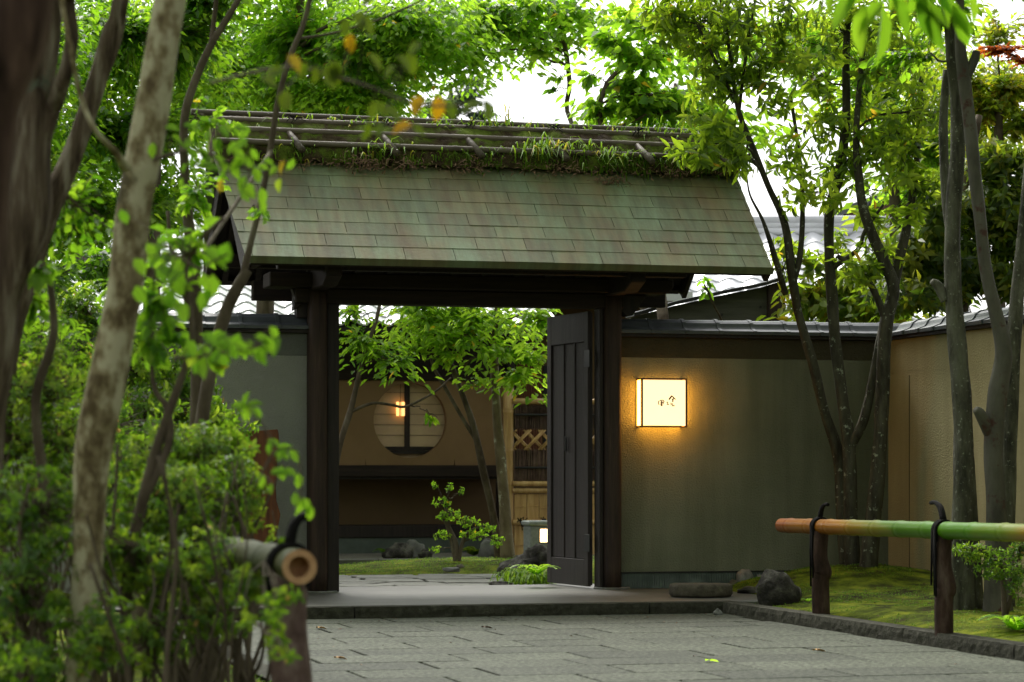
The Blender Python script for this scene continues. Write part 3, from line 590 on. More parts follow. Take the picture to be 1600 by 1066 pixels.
# ridge: soil mound, bamboo poles, cross pieces
def rz(py, v): return W(800, py, v)[1]
ztop = rz(192, VR)
prof = [(VT-.07, ZT+.015), (VT-.075, ZT+.10), (VT-.03, ZT+.19), (VR-.17, ztop-.115), (VR-.08, ztop-.05), (VR, ztop-.035)]
prof = prof+[(2*VR-a, b) for a, b in prof[:-1][::-1]]
mb = MB(); n = 90; a0, a1 = uLt+.02, uRt-.02
for i in range(n+1):
    for j, (vv, zz) in enumerate(prof):
        k = .028*mnoise.noise(Vector((i*.35, j*.9, 1)))+.014*mnoise.noise(Vector((i*1.3, j*1.7, 4)))
        cv_ = VR; mb.v.append((a0+(a1-a0)*i/n, vv+(vv-cv_)*k*3, zz+k))
m_ = len(prof)
for i in range(n):
    for j in range(m_-1): mb.f.append((i*m_+j, (i+1)*m_+j, (i+1)*m_+j+1, i*m_+j+1))
mb.f += [tuple(range(m_)), tuple(n*m_+j for j in range(m_))[::-1]]
mb.build('ridge_mound', M['moss_soil'], gate, smooth=True)
def bamboo(pts, r, nodes, n=10, endcut=True):
    """culm from a to b with node rings"""
    a, b = Vector(pts[0]), Vector(pts[1]); L = (b-a).length; P_, Q = [], []; t = 0; ks = [0]
    c = nodes*rnd.uniform(.3, 1)
    while c < L: ks.append(c); c += nodes*rnd.uniform(.85, 1.15)
    prof_ = [(0, r)]
    for c in ks[1:]: prof_ += [(c-.03, r*.985), (c-.006, r*1.10), (c, r*1.02), (c+.006, r*1.07), (c+.03, r*.985)]
    prof_.append((L, r)); prof_.sort()
    mb = MB(); sag = 0
    mb.tube([a+(b-a)*(s/L) for s, _ in prof_], [q for _, q in prof_], n); return mb
polesF = [(203, VR-.10, .028), (218, VR-.20, .026), (236, VT-.06, .024)]
for py, vv, r in polesF:
    for sd in (1, -1):
        v2 = vv if sd > 0 else 2*VR-vv; z = rz(py, vv)
        ua, ub = uLt-.05+rnd.uniform(0, .1), uRt-.12+rnd.uniform(-.1, .05)
        bamboo([(ua, v2, z+rnd.uniform(-.004, .004)), (ub, v2, z+rnd.uniform(-.004, .004))], r, .42).build('ridge_pole', M['bamboo_old'], gate, smooth=True)
bamboo([(uLt-.14, VR+.03, rz(193, VR)), (uRt-.08, VR+.03, rz(195, VR)+.0)], .026, .45).build('ridge_pole', M['bamboo_old'], gate, smooth=True)
for px in (465, 612, 745, 877, 1010, 1130):
    u, _ = W(px, 236, VT-.06)
    for sd in (1, -1):
        pts = [(u+.02, VT-.16, rz(246, VT-.16)-.0), (u-.05, VR-.21, rz(219, VR-.21)-.01)]
        if sd < 0: pts = [(a, 2*VR-b, c) for a, b, c in pts]
        mb = bamboo(pts, .027, .25)
        mb.build('ridge_crosspiece', M['bamboo_old'], gate, smooth=True)
    mb = MB(); z = rz(203, VR-.10)
    for k in range(3): mb.tube([(u-.05+.03*k+.03*math.cos(q), VR-.09+.036*math.sin(q), z+.036*math.cos(q)) for q in [x*math.pi/4 for x in range(9)]], .004, 4, cap=False)
    for k in range(5): mb.tube([(u, VR-.10, z+.03), (u+rnd.uniform(-.06, .06), VR-.13, z+.05), (u+rnd.uniform(-.1, .1), VR-.14, z+rnd.uniform(-.02, .07))], .003, 4)
    mb.build('ridge_lashing', M['rope'], gate, kind='stuff')
# grass, weeds and litter growing on the ridge
def ridge_pt(px, py, v): u, z = W(px, py, v); return (u, v, z)
C, Hh, tn = [], [], []
for (px, py, sx, n, h) in [(850, 250, 38, 130, .17), (960, 262, 40, 170, .15), (1000, 262, 30, 60, .12), (905, 240, 30, 40, .12), (760, 262, 20, 24, .09), (600, 245, 22, 40, .13), (575, 250, 50, 50, .12), (640, 250, 16, 24, .1),
                           (1110, 262, 50, 160, .13), (1150, 270, 18, 70, .15), (1050, 262, 30, 50, .1), (760, 190, 25, 22, .08), (520, 200, 120, 70, .09), (680, 215, 60, 40, .08), (880, 215, 120, 50, .07), (790, 192, 8, 8, .12), (1010, 205, 60, 30, .07), (450, 240, 50, 30, .08), (700, 205, 300, 260, .07), (650, 248, 300, 200, .08), (1080, 215, 80, 90, .09), (400, 215, 60, 60, .09)]:
    vv = VT-.07 if py > 225 else VR-.1
    for i in range(n):
        q = ridge_pt(px+RNG.normal(0, sx*.55), py+RNG.normal(0, 7)+(3 if py > 225 else 0), vv+RNG.uniform(-.03, .05)); C.append(q); Hh.append(h*RNG.uniform(.5, 1.35)); tn.append(RNG.uniform(.2, 1))
rg = blades('ridge_grass', C, Hh, RNG.uniform(.3, 1.5, len(C)), M['grass'], None, .0065, np.array(tn)); in_gate(rg)
tag(rg, 'tufts of bright green grass growing out of the mossy bamboo ridge of the gate', 'grass', kind='stuff')
C, D, N = [], [], []
for i in range(1500):
    px = RNG.uniform(335, 1160); vv = RNG.choice([VT-.09, VT-.04, VR-.15, VR-.05]); s = (vv-(VT-.09))/(VR-VT+.09)
    py = 254-s*52+RNG.normal(0, 6)+(px-335)*.02; C.append(ridge_pt(px, py, vv-.02)); D.append((RNG.normal(), RNG.normal()*.6, RNG.normal()*.5)); N.append((RNG.normal()*.5, -.6, .8))
for (px, py) in ((585, 256), (578, 262), (640, 258), (740, 258), (950, 282), (965, 285), (1050, 272), (550, 250), (880, 264)):
    for i in range(45): C.append(ridge_pt(px+RNG.normal(0, 12), py+RNG.normal(0, 5), VT-.10-RNG.uniform(0, .04))); D.append((RNG.normal(), RNG.normal()*.5, RNG.normal()*.8)); N.append((RNG.normal()*.5, -.8, .6))
lit = leaf_mesh('leaf_litter', C, D, N, RNG.uniform(.025, .06, len(C)), RNG.uniform(.006, .014, len(C)), RNG.uniform(0, 1, len(C)), None, M['dead_leaf'], simple=True); in_gate(lit)
tag(lit, 'dry brown leaf litter caught among the bamboo poles of the gate ridge', 'leaf litter', kind='stuff')
C = np.stack([RNG.uniform(uLt, uRt, 2500), np.where(RNG.random(2500) < .6, VT-.085, VR-.18)+RNG.uniform(-.02, .06, 2500), np.zeros(2500)], 1)
keep = []
for c in C:
    s = (c[1]-(VT-.09))/(VR-VT+.09); c[2] = ZT+.03+RNG.uniform(0, .1)+s*.22; keep.append(mnoise.noise(Vector((c[0]*2.2, c[1]*4, 0))) > .05)
C = C[np.array(keep)]
ms = blades('ridge_moss', C, RNG.uniform(.015, .04, len(C)), .8, M['grass'], None, .004, RNG.uniform(.1, .7, len(C))); in_gate(ms)
tag(ms, 'fine green moss cushions on the earth of the gate ridge', 'moss', kind='stuff')
# ================================================================== GARDEN WALLS
ZW = W(1170, 524, 0)[1]            # top of the plaster under the cap
ZWL = W(400, 514, 0)[1]
CAPP = [(-.165, .0), (-.168, .028), (-.105, .050), (-.092, .066), (-.075, .095), (-.04, .117), (0, .125)]
CAPP = CAPP+[(-a, b) for a, b in CAPP[:-1][::-1]]
def cap_tile_mesh(L):
    mb = MB(); ks = [(0, .965), (L-.035, 1.0), (L-.034, 1.05), (L-.004, 1.05)]; n = len(CAPP)
    for x, s in ks: mb.v += [(x, a*s, b*s+(.0)) for a, b in CAPP]
    for i in range(len(ks)-1):
        for j in range(n): mb.f.append((i*n+j, (i+1)*n+j, (i+1)*n+(j+1) % n, i*n+(j+1) % n))
    mb.f += [tuple(range(n)), tuple((len(ks)-1)*n+j for j in range(n))[::-1]]; return mb.mesh('cap_tile', M['slate'])
CT = cap_tile_mesh(.29); CTL = cap_tile_mesh(.295)
def garden_wall(label, a, b, zt, m, axis, mband, zband, loc, start=0):
    """axis 'u': front face v = 0 from u = a to b; axis 'v': face u = UC, from v = -a to -b"""
    t = thing('garden_wall', label, 'wall', loc)
    mp = (lambda mb: mb) if axis == 'u' else (lambda mb: swap(mb, lambda p: UC+p[1], lambda p: -p[0]))
    mp(MB().box(a, b, .0, .18, -.05, zband)).build('plaster_face', m, t)
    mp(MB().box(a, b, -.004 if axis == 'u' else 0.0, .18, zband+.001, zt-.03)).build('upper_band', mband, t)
    mp(MB().box(a, b, -.05, .23, zt-.028, zt-.002)).build('cap_board', M['dark_wood'], t)
    x = a+start
    while x < b-.1:
        if axis == 'u': inst('cap_tile', CT, t, (x, .09, zt))
        else: inst('cap_tile', CT, t, (UC+.09, -x, zt), (0, 0, -math.pi/2))
        x += .29
    return t, mp
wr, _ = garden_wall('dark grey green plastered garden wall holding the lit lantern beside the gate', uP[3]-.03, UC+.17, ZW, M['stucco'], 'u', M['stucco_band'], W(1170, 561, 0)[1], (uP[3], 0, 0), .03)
wl, _ = garden_wall('pale grey plastered garden wall behind the azaleas and the cedar board', -7.3, uP[0]+.05, ZWL, M['stucco_left'], 'u', M['stucco_left'], W(400, 555, 0)[1], (uP[0], 0, 0), .0)
for o in wl.children:
    if o.name.startswith('upper_band'): o.data.materials.clear(); o.data.materials.append(mat('grey_band_stucco', [(.35, (.10, .105, .09)), (.65, (.13, .135, .115))], 2, .95, bump=.8, bscale=55, spec=.1, bdist=.012))
wt, _ = garden_wall('tan plastered garden wall meeting the lantern wall at a corner behind the large trees', .0, 8.0, ZW, M['stucco_tan'], 'v', M['stucco_tan'], ZW-.30, (UC, 0, 0), .18)

swap(MB().box(.42, .428, -.003, .0, .1, ZW-.33), lambda q: UC+q[1], lambda q: -q[0]).build('plaster_seam', M['stucco_band'], wt)
mb = MB(); u = uP[3]+.01
zb1 = W(1050, 895, 0)[1]
MB().box(uP[3]-.01, UC-.005, -.012, -.001, HS-.01, zb1).build('base_course', M['base_tile'], wr)
while u < UC-.02: mb.box(u, u+.013, -.022, -.0125, HS, zb1-.004); u += .021
mb.build('base_ribs', M['base_tile'], wr, kind='stuff')
MB().box(uP[3]-.01, UC-.005, -.03, -.001, zb1+.001, zb1+.010).build('drip_strip', M['iron'], wr)
# cedar board standing before the left wall
u0, u1 = W(378, 700, -.25)[0], W(437, 700, -.25)[0]
sb = thing('cedar_board', 'upright orange brown cedar board with a wavy edge before the grey wall', 'board', (u0, -.25, 0))
poly = [(u0, .1), (u0, W(0, 672, -.25)[1])]; zt_ = W(0, 669, -.25)[1]; poly += [((u0+u1)/2, zt_-.01), (u1-.02, zt_)]
for i in range(12): z = zt_-(zt_-.1)*(i+.3)/12; poly.append((u1-.012+.014*math.sin(i*1.3)-.01*(i % 3), z))
prism_v(MB(), poly, -.28, -.24).build('panel', M['board'], sb, bevel=.004)
for du in (.06, (u1-u0)-.1): MB().box(u0+du, u0+du+.05, -.238, -.19, .05, 1.0).build('leg', M['dark_wood'], sb)
# ================================================================== WALL LANTERN
VL = -.13; lu0, lu1 = W(1002, 630, VL)[0], W(1074, 630, VL)[0]; lz0, lz1 = W(1040, 668, VL)[1], W(1040, 591, VL)[1]
lan = thing('wall_lantern', 'lit square wall lantern with brown brush lettering on glowing paper', 'lantern', ((lu0+lu1)/2, VL/2, lz0))
paper = emis('lit_lantern_paper', (1.0, .70, .33), .72); papers = emis('lit_lantern_side_paper', (1.0, .40, .045), 8.0)
fw = .015
MB().box(lu0+fw, lu1-fw, VL+.004, VL+.007, lz0+fw, lz1-fw).build('front_paper', paper, lan)
for (a, b) in ((lu0+.003, lu0+.006), (lu1-.006, lu1-.003)): MB().box(a, b, VL+.016, -.012, lz0+fw, lz1-fw).build('side_paper', papers, lan)
MB().box(lu0+fw, lu1-fw, VL+.016, -.012, lz0+.004, lz0+.008).build('bottom_paper', papers, lan)
MB().box(lu0+fw, lu1-fw, VL+.016, -.012, lz1-.008, lz1-.004).build('top_paper', emis('lit_lantern_top_paper', (1.0, .47, .10), 1.5), lan)
for (a, b, c, d, e, f) in ((lu0, lu0+fw, VL, VL+fw, lz0, lz1), (lu1-fw, lu1, VL, VL+fw, lz0, lz1), (lu0, lu0+fw, -.012, -.001, lz0, lz1), (lu1-fw, lu1, -.012, -.001, lz0, lz1),
                           (lu0+fw, lu1-fw, VL, VL+fw, lz0, lz0+fw*.8), (lu0+fw, lu1-fw, VL, VL+fw, lz1-fw*.8, lz1), (lu0, lu0+fw, VL+fw, -.012, lz0, lz0+fw*.8), (lu1-fw, lu1, VL+fw, -.012, lz0, lz0+fw*.8),
                           (lu0, lu0+fw, VL+fw, -.012, lz1-fw*.8, lz1), (lu1-fw, lu1, VL+fw, -.012, lz1-fw*.8, lz1)):
    MB().box(a, b, c, d, e, f).build('frame_bar', M['red_frame'], lan)
mb = MB()
for st in ([(680, 508), (673, 530), (681, 556)], [(688, 512), (706, 500), (728, 500), (744, 516), (737, 530)], [(711, 508), (713, 535), (711, 566)], [(697, 533), (722, 530)], [(697, 550), (710, 548), (722, 552)], [(700, 566), (724, 564)], [(728, 516), (733, 550)],
           [(772, 528), (782, 520), (790, 532), (784, 548), (775, 552)], [(788, 545), (800, 556)], [(800, 492), (818, 470), (838, 446)], [(806, 492), (838, 450)], [(838, 446), (862, 470), (884, 491)], [(848, 470), (868, 478)], [(838, 492), (862, 486)],
           [(842, 504), (854, 500), (852, 520), (840, 520)], [(850, 480), (850, 520)], [(822, 530), (832, 548), (824, 562)], [(832, 548), (846, 540), (850, 566), (866, 572), (866, 556)], [(855, 560), (840, 572)]):
    q = [(lu0+fw+(x-485)/520*(lu1-lu0-2*fw), VL+.0025, lz0+fw+(805-y)/547*(lz1-lz0-2*fw)) for x, y in st]
    mb.tube(q, .0055 if (800, 492) in st or (806, 492) in st or (711, 508) in st else .0038, 5)
mb.build('lettering', M['ink'], lan)
# ================================================================== STONES BY THE WALL
fs = gnd(1097, 934, HS); g2 = toG(fs)
mb = MB(); n = 40; rr = [.235*(1+.03*math.sin(3*q+1)+.02*math.sin(7*q)) for q in [k*2*math.pi/n for k in range(n)]]
for (k, z) in ((.94, HS+.003), (1.0, HS+.02), (1.0, HS+.075), (.97, HS+.092), (.9, HS+.097)):
    for i in range(n): q = i*2*math.pi/n; mb.v.append((fs.x+rr[i]*k*math.cos(q), fs.y+.17+rr[i]*k*.8*math.sin(q), z+.003*mnoise.noise(Vector((i*.5, k*9, 0)))))
for j in range(4):
    for i in range(n): mb.f.append((j*n+i, j*n+(i+1) % n, (j+1)*n+(i+1) % n, (j+1)*n+i))
mb.f += [tuple(range(n))[::-1], tuple(4*n+i for i in range(n))]
o = mb.build('stepping_stone', M['flat_stone'], smooth=True); settle(o, (fs.x, fs.y, HS)); tag(o, 'flat round brown stepping stone lying on the threshold below the lantern', 'stone')
def groundrock(px, py, z, sz, label, m, seed, group=None, sharp=.35):
    p = gnd(px, py, z); return rock('rock', label, (p.x, p.y+sz[1]*.6, z+sz[2]*.45), sz, m, seed=seed, group=group, sharp=sharp)
groundrock(1216, 946, .07, (.15, .12, .165), 'large dark mossy rock where the kerb meets the moss bank', M['rock'], 8, sharp=.34)
groundrock(1163, 919, HS, (.06, .06, .10), 'grey pointed stone against the ribbed wall base', M['grey_rock'], 9)
groundrock(1188, 917, HS, (.065, .06, .07), 'blunt grey stone between the pointed stone and the large mossy rock', M['grey_rock'], 12)
groundrock(1147, 920, HS, (.04, .04, .05), 'small reddish brown stone next to the flat round stone', M['flat_stone'], 15)
groundrock(1175, 927, HS, (.12, .08, .03), 'low dark slab of rock lying in front of the two grey stones', M['rock'], 17)
groundrock(1122, 961, .0, (.03, .03, .03), 'tiny pebble at the foot of the threshold corner', M['grey_rock'], 21)
# ================================================================== BAMBOO RAILS
def rope_tie(par, c, r, axis, drop, up, seed):
    """black rope bound round the culm at c; axis = unit direction of the culm"""
    ax = Vector(axis).normalized(); b = ax.cross(Vector((0, 0, 1))).normalized(); upv = Vector((0, 0, 1)); mb = MB(); rr = random.Random(seed)
    for k in range(4):
        cc = Vector(c)+ax*(k-1.5)*.016+ax*rr.uniform(-.003, .003)
        mb.tube([cc+b*math.cos(q)*(r+.008)+upv*(math.sin(q)*(r+.008)-(.02 if math.sin(q) < -.5 else 0)) for q in [x*math.pi/8 for x in range(17)]], .0085, 6, cap=False)
    top = Vector(c)+upv*(r+.012)
    for k in range(3):
        o = ax*rr.uniform(-.012, .012)
        lx = ax if len(up) < 3 else -b; pts = smoothpts([(*(top+o), .017), (*(top+o+lx*up[0]*.35+upv*up[1]*.7), .015), (*(top+o+lx*up[0]+upv*up[1]), .012), (*(top+o+lx*up[0]*1.5+upv*up[1]*.97), .012)], 3)
        mb.tube([p[:3] for p in pts], [p[3] for p in pts], 6)
    for k in range(5):
        o = ax*rr.uniform(-.03, .03)+b*(r+.012)*(1 if k < 3 else .6)*(-1 if len(up) > 2 else 1); L = drop*rr.uniform(.75, 1)
        mb.tube([Vector(c)+o, Vector(c)+o-upv*L*.4+ax*rr.uniform(-.01, .01), Vector(c)+o-upv*L+ax*rr.uniform(-.03, .03)], [.009, .008, .006], 5)
    return mb
def post_wood(mb_pts, r, seed):
    mb = MB(); pp = smoothpts([(*p, r*q) for p, q in mb_pts], 5); mb.tube([p[:3] for p in pp], [p[3] for p in pp], 14, wob=.14); return mb
pa, pb = gnd(1283, 946, .13), gnd(1476, 978, .12)
dr = (pb-pa).normalized(); zA_, zB_ = CH-(823-HY)*pa.y/F, CH-(829-HY)*pb.y/F
A = Vector((pa.x, pa.y, zA_)); B = Vector((pb.x, pb.y, zB_)); dR = (B-A).normalized(); RS = A-dR*.80; RE = B+dR*3.2
fr_ = thing('bamboo_fence', 'low rail of fresh green and amber bamboo on bark posts along the moss bank', 'fence', (pa.x, pa.y, .1), False)
def world_rail(a, b, r, m, par, name, nodes, hollow=True):
    a, b = Vector(a), Vector(b); L = (b-a).length; q = random.Random(5)
    c = nodes*.5; pr = [(0, r*.97)]
    while c < L-.05: pr += [(c-.05, r*.985), (c-.016, r*1.04), (c, r*.95), (c+.016, r*1.07), (c+.06, r*.985)]; c += nodes*q.uniform(.8, 1.15)
    pr.append((L, r)); mb = MB()
    # y axis of the object runs along the culm
    mb.tube([(0, -s, 0) for s, _ in pr], [k for _, k in pr], 20, cap=False); nn = len(pr)-1
    n = 20
    rim = []
    for i, (rad, dy) in enumerate(((r*.97, 0), (r*.60, .004), (r*.58, -.10))):
        for k in range(n): t = 2*math.pi*k/n
    ob = bpy.data.objects.new(name, mb.mesh(name, m, smooth=True)); COL.objects.link(ob)
    ob.parent = par; off = Vector(OFF[par.name]); ob.location = a-off
    ob.rotation_euler = (b-a).to_track_quat('-Y', 'Z').to_euler(); OFF[ob.name] = (0, 0, 0)
    e = MB(); ro, ri = r*.965, r*.60
    for (rad, y) in ((ro, .001), (ri, .001), (ri*.97, -.07)):
        e.v += [(rad*math.cos(2*math.pi*k/n), y, rad*math.sin(2*math.pi*k/n)) for k in range(n)]
    for j in range(2):
        for k in range(n): e.f.append((j*n+k, j*n+(k+1) % n, (j+1)*n+(k+1) % n, (j+1)*n+k))
    e.f.append(tuple(2*n+k for k in range(n)))
    me = e.mesh('cut_end', M['cut_bamboo']); eo = bpy.data.objects.new('cut_end', me); COL.objects.link(eo); eo.parent = ob
    return ob
world_rail(RS, RE, .050, M['bamboo_green'], fr_, 'bamboo_rail', .38)
for (p, c, s) in ((pa, A, 1), (pb, B, 4)):
    m_ = post_wood([((p.x+.0, p.y, p.z-.15), 1.15), ((p.x-.005, p.y, p.z+.15), 1.12), ((p.x+.01, p.y, p.z+.22), 1.18), ((c.x-.008, c.y, c.z-.2), .98), ((c.x, c.y, c.z-.03), .95)], .052 if s == 1 else .046, s)
    m_.build('post', M['post_bark'], fr_, smooth=True)
    rope_tie(fr_, c-dR*.02, .05, dR, .42 if s == 1 else .40, (.10, .085) if s == 1 else (-.12, .10), s).build('rope_tie', M['rope'], fr_, smooth=True)
LA = P(468, 886, 7.1); nd = GW(0, 1)-GW(0, 0); LB = LA+Vector((nd.x, nd.y, 0)).normalized()*4.2
fl_ = thing('bamboo_fence', 'low bamboo rail with its hollow cut end showing beside the azaleas', 'fence', (LA.x, LA.y, .0), False)
mg = mat('old_green_bamboo', [(.3, (.03, .036, .010)), (.5, (.055, .065, .018)), (.8, (.10, .09, .035))], 4, .6, (4, .8, 4), .2, 20, spec=.15)
world_rail(LA, LB, .052, mg, fl_, 'bamboo_rail', .33)
for k, d in enumerate((.16, 2.0, 3.9)):
    c = LA+(LB-LA).normalized()*d; m_ = post_wood([((c.x, c.y, -.1), 1.1), ((c.x+.01, c.y, .3), 1.05), ((c.x-.01, c.y, c.z-.2), 1.03), ((c.x-.005, c.y, c.z-.03), 1)], .058, k)
    m_.build('post', mat('brown_bark_post', [(.36, (.05, .03, .024)), (.52, (.13, .085, .072)), (.7, (.22, .165, .14))], 12, .9, (1, 1, .6), 1, 30, spec=.1) if k == 0 else M['bark_thin'], fl_, smooth=True)
    rope_tie(fl_, c-Vector((0, 0, 0)), .052, (LB-LA).normalized(), .12, (-.035, .075, 1), k+9).build('rope_tie', M['rope'], fl_, smooth=True)
M['lath'] = mat('muted_lath', [(.3, (.13, .09, .05)), (.7, (.17, .12, .07))], 5, .8, bump=0)  # muted brown, low contrast against the paper
# ================================================================== TEA HOUSE ACROSS THE COURTYARD
VH = 9.3
def H(px, py, v=VH): return W(px, py, v)
th = thing('tea_house', 'low tea house with a round moon window in its tan plaster wall', 'building', (0, VH, 0))
hl, hr = -5.2, H(793, 700)[0]
z595, z727, z745 = H(640, 595)[1], H(640, 727)[1], H(640, 745)[1]; z820, z840, z572, z510 = H(640, 821)[1], H(640, 840)[1], H(640, 572)[1], H(640, 512)[1]
cu, cz = H(641, 657); cr = 57*(_c-_c).length if False else (H(698, 657)[0]-H(584, 657)[0])/2
mb = MB(); x0, x1 = cu-cr-.1, cu+cr+.1
mb.box(hl, x0, VH, VH+.10, z727, z595); mb.box(x1, hr, VH, VH+.10, z727, z595)
n = 64; base = len(mb.v); sq = []
for k in range(n):
    q = 2*math.pi*k/n; c_, s_ = math.cos(q), math.sin(q); hw = x1-cu; up_, dn = z595-cz, cz-z727
    t = min(hw/abs(c_) if abs(c_) > 1e-6 else 9, (up_ if s_ > 0 else dn)/abs(s_) if abs(s_) > 1e-6 else 9)
    sq.append((cu+t*c_, cz+t*s_))
for k in range(n):
    q = 2*math.pi*k/n; mb.v += [(sq[k][0], VH, sq[k][1]), (cu+cr*math.cos(q), VH, cz+cr*math.sin(q)), (cu+cr*math.cos(q), VH+.10, cz+cr*math.sin(q))]
for k in range(n):
    a, b = base+3*k, base+3*((k+1) % n); mb.f += [(a, b, b+1, a+1), (a+1, b+1, b+2, a+2)]
mb.build('plaster_wall', M['plaster'], th)
MB().box(hl, hr+.05, VH-.04, VH+.12, z745, z727-.001).build('sill_beam', M['beam_wood'], th, bevel=.006)
MB().box(hl, hr+.05, VH-.04, VH+.12, z595+.001, z572).build('head_beam', M['beam_wood'], th, bevel=.006)
MB().box(hl, hr, VH+.02, VH+.12, z572+.001, z510+.35).build('upper_wall', M['dark_wood'], th)
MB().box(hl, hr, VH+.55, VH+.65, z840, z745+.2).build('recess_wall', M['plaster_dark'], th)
MB().box(hl, hr, VH, VH+.6, z745-.03, z745-.001).build('recess_ceiling', M['dark_wood'], th)
MB().box(hl, hr+.03, VH-.02, VH+.6, z840+.001, z820).build('ground_beam', M['dark_wood'], th, bevel=.006)
MB().box(hl, hr, VH, VH+.6, 0, z840).build('foundation', M['foundation'], th)
MB().box(hr-.02, hr+.07, VH-.06, VH+.06, .05, z510+.3).build('corner_post', M['dark_wood'], th, bevel=.006)
# moon window: paper screen, laths, mullion, sill
VS = VH+.14
sw = MB().box(cu-cr-.05, cu+cr+.05, VS, VS+.01, cz-cr-.05, cz+cr+.05).build('moon_window', M['shoji'], th)
for py in (613, 631, 647, 663.5, 680): z = H(641, py)[1]; MB().box(cu-cr-.03, cu+cr+.03, VS-.008, VS-.0005, z-.0025, z+.0025).build('lath', M['lath'], sw)
a, b = H(635.5, 650)[0], H(643.5, 650)[0]; MB().box(a, b, VS-.035, VS-.009, H(0, 697)[1], cz+cr+.02).build('mullion', M['dark_wood'], sw)
MB().box(cu-cr-.04, cu+cr+.04, VS-.035, VS-.009, H(0, 702)[1], H(0, 696)[1]).build('window_rail', M['dark_wood'], sw)
MB().box(cu-cr-.04, cu+cr+.04, VS-.05, VS-.009, H(0, 708)[1], H(0, 702.5)[1]).build('window_sill', M['dark_wood'], sw)
# glowing box with bars and cord, added in place of a reflection
a, b = H(622, 640)[0], H(634.5, 640)[0]; z0, z1 = H(0, 646)[1], H(0, 623)[1]
hl2 = thing('window_reflection', 'small glowing shape standing in for a reflection in the moon window left of the mullion', 'reflection', ((a+b)/2, VS-.05, z0))
MB().box(a, b, VS-.07, VS-.03, z0, z1).build('reflection_body', emis('reflection_glow', (1.0, .45, .12), .95), hl2, bevel=.004)
for x in (a+(b-a)*.33, a+(b-a)*.5): MB().box(x-.004, x+.004, VS-.076, VS-.071, z0-.005, z1+.01).build('reflection_bar', M['dark_wood'], hl2)
MB().tube([((a+b)/2, VS-.05, z1), ((a+b)/2, VS-.05, cz+cr+.1)], .003, 5).build('reflection_cord', M['iron'], hl2)
# roof of wavy tiles
def kawara_mesh(wd, ln, th_=.022):
    mb = MB(); n = 9
    for s in (0, 1):
        for i in range(n+1):
            x = wd*i/n; z = .030*math.sin(2*math.pi*(i/n)-.6)+(.02 if s == 0 else 0)
            mb.v += [(x, s*ln, z), (x, s*ln, z-th_)]
    k = 2*(n+1)
    for i in range(n):
        a, b = 2*i, 2*i+2
        mb.f += [(a, b, k+b, k+a), (a+1, k+a+1, k+b+1, b+1), (a+1, b+1, b, a)]
    mb.f += [(0, k, k+1, 1), (2*n, 2*n+1, k+2*n+1, k+2*n)]
    return mb.mesh('roof_tile', M['kawara'], smooth=False)
VEH = VH-1.0; z_e = W(600, 506, VEH)[1]; z_t = W(300, 330, VH+2.1)[1]; pit = math.atan2(z_t-z_e, 3.1)
KM = kawara_mesh(.30, .27)
rd = MB(); rd.prism_u([(VEH+.03, z_e-.04), (VH+2.15, z_t-.045), (VH+2.15, z_t-.10), (VEH+.03, z_e-.10)], hl-.3, hr+.35); rf = rd.build('roof', M['dark_wood'], th)
nr_ = int(3.15/math.cos(pit)/.24)
for i in range(int((hr+.35-hl+.3)/.28)):
    for j in range(nr_):
        s = j*.24; inst('roof_tile', KM, rf, (hl-.3+i*.28, VEH+s*math.cos(pit), z_e+s*math.sin(pit)), (pit, 0, 0))
MB().tube([(hl-.3, VH+2.15, z_t+.05), (hr+.35, VH+2.15, z_t+.05)], .12, 10).build('ridge_tiles', M['kawara'], th)
rb = MB(); rb.prism_u([(VH+2.15, z_t-.05), (VH+2.15, z_t-.1), (VH+5, z_e-.1), (VH+5, z_e-.05)], hl-.3, hr+.35); rb.build('rear_roof', M['kawara'], th)
for i in range(14):
    u = hl+.1+i*(hr-hl)/13; MB().prism_u([(VEH+.06, z_e-.101), (VH+.1, z_e-.101+1.0*math.tan(pit)), (VH+.1, z_e-.19+1.0*math.tan(pit)), (VEH+.06, z_e-.17)], u-.03, u+.03).build('rafter', M['dark_wood'], th)
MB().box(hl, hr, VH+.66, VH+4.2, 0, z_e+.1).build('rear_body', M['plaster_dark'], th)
# ================================================================== ANNEX behind the bamboo fence
VA = 10.6
an = thing('annex', 'ochre plastered annex with a red slatted screen behind the bamboo fence', 'building', (2.9, VA, 0))
a0, a1 = H(792, 600, VA)[0], H(1010, 600, VA)[0]; zt_ = H(800, 478, VA)[1]+.35
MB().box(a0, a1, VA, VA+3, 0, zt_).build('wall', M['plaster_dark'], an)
s0, s1 = H(806, 600, VA)[0], H(846, 600, VA)[0]; zs0, zs1 = H(0, 640, VA)[1], H(0, 560, VA)[1]
sc_ = MB().box(s0, s1, VA-.02, VA-.002, zs0-.6, zs1).build('slatted_screen', M['red_slat'], an)
x = s0
while x < s1-.02: MB().box(x, x+.016, VA-.045, VA-.021, zs0-.6, zs1).build('slat', M['red_slat'], sc_); x += .030
d0, d1 = H(849, 600, VA)[0], H(861, 600, VA)[0]; wn = MB().box(d0, d1, VA-.02, VA-.002, zs0-.4, zs1-.01).build('window', M['iron'], an)
MB().box(d1, d1+.05, VA-.03, VA-.0025, zs0-.5, zs1+.03).build('frame', M['beam_wood'], wn)
prism_v(MB(), [(H(812, 525, VA-.5)[0], H(0, 526, VA-.5)[1]), (H(885, 502, VA-.5)[0], H(0, 503, VA-.5)[1]), (H(885, 497, VA-.5)[0], H(0, 497, VA-.5)[1]), (H(812, 520, VA-.5)[0], H(0, 520, VA-.5)[1])], VA-.5, VA-.001).build('eave_board', M['dark_wood'], an)
prism_v(MB(), [(a0-.3, zt_-.32), (a1+.3, zt_-.32), (a1+.3, zt_-.2), (a0-.3, zt_-.2)], VA-.9, VA+3.2).build('roof', M['kawara'], an)
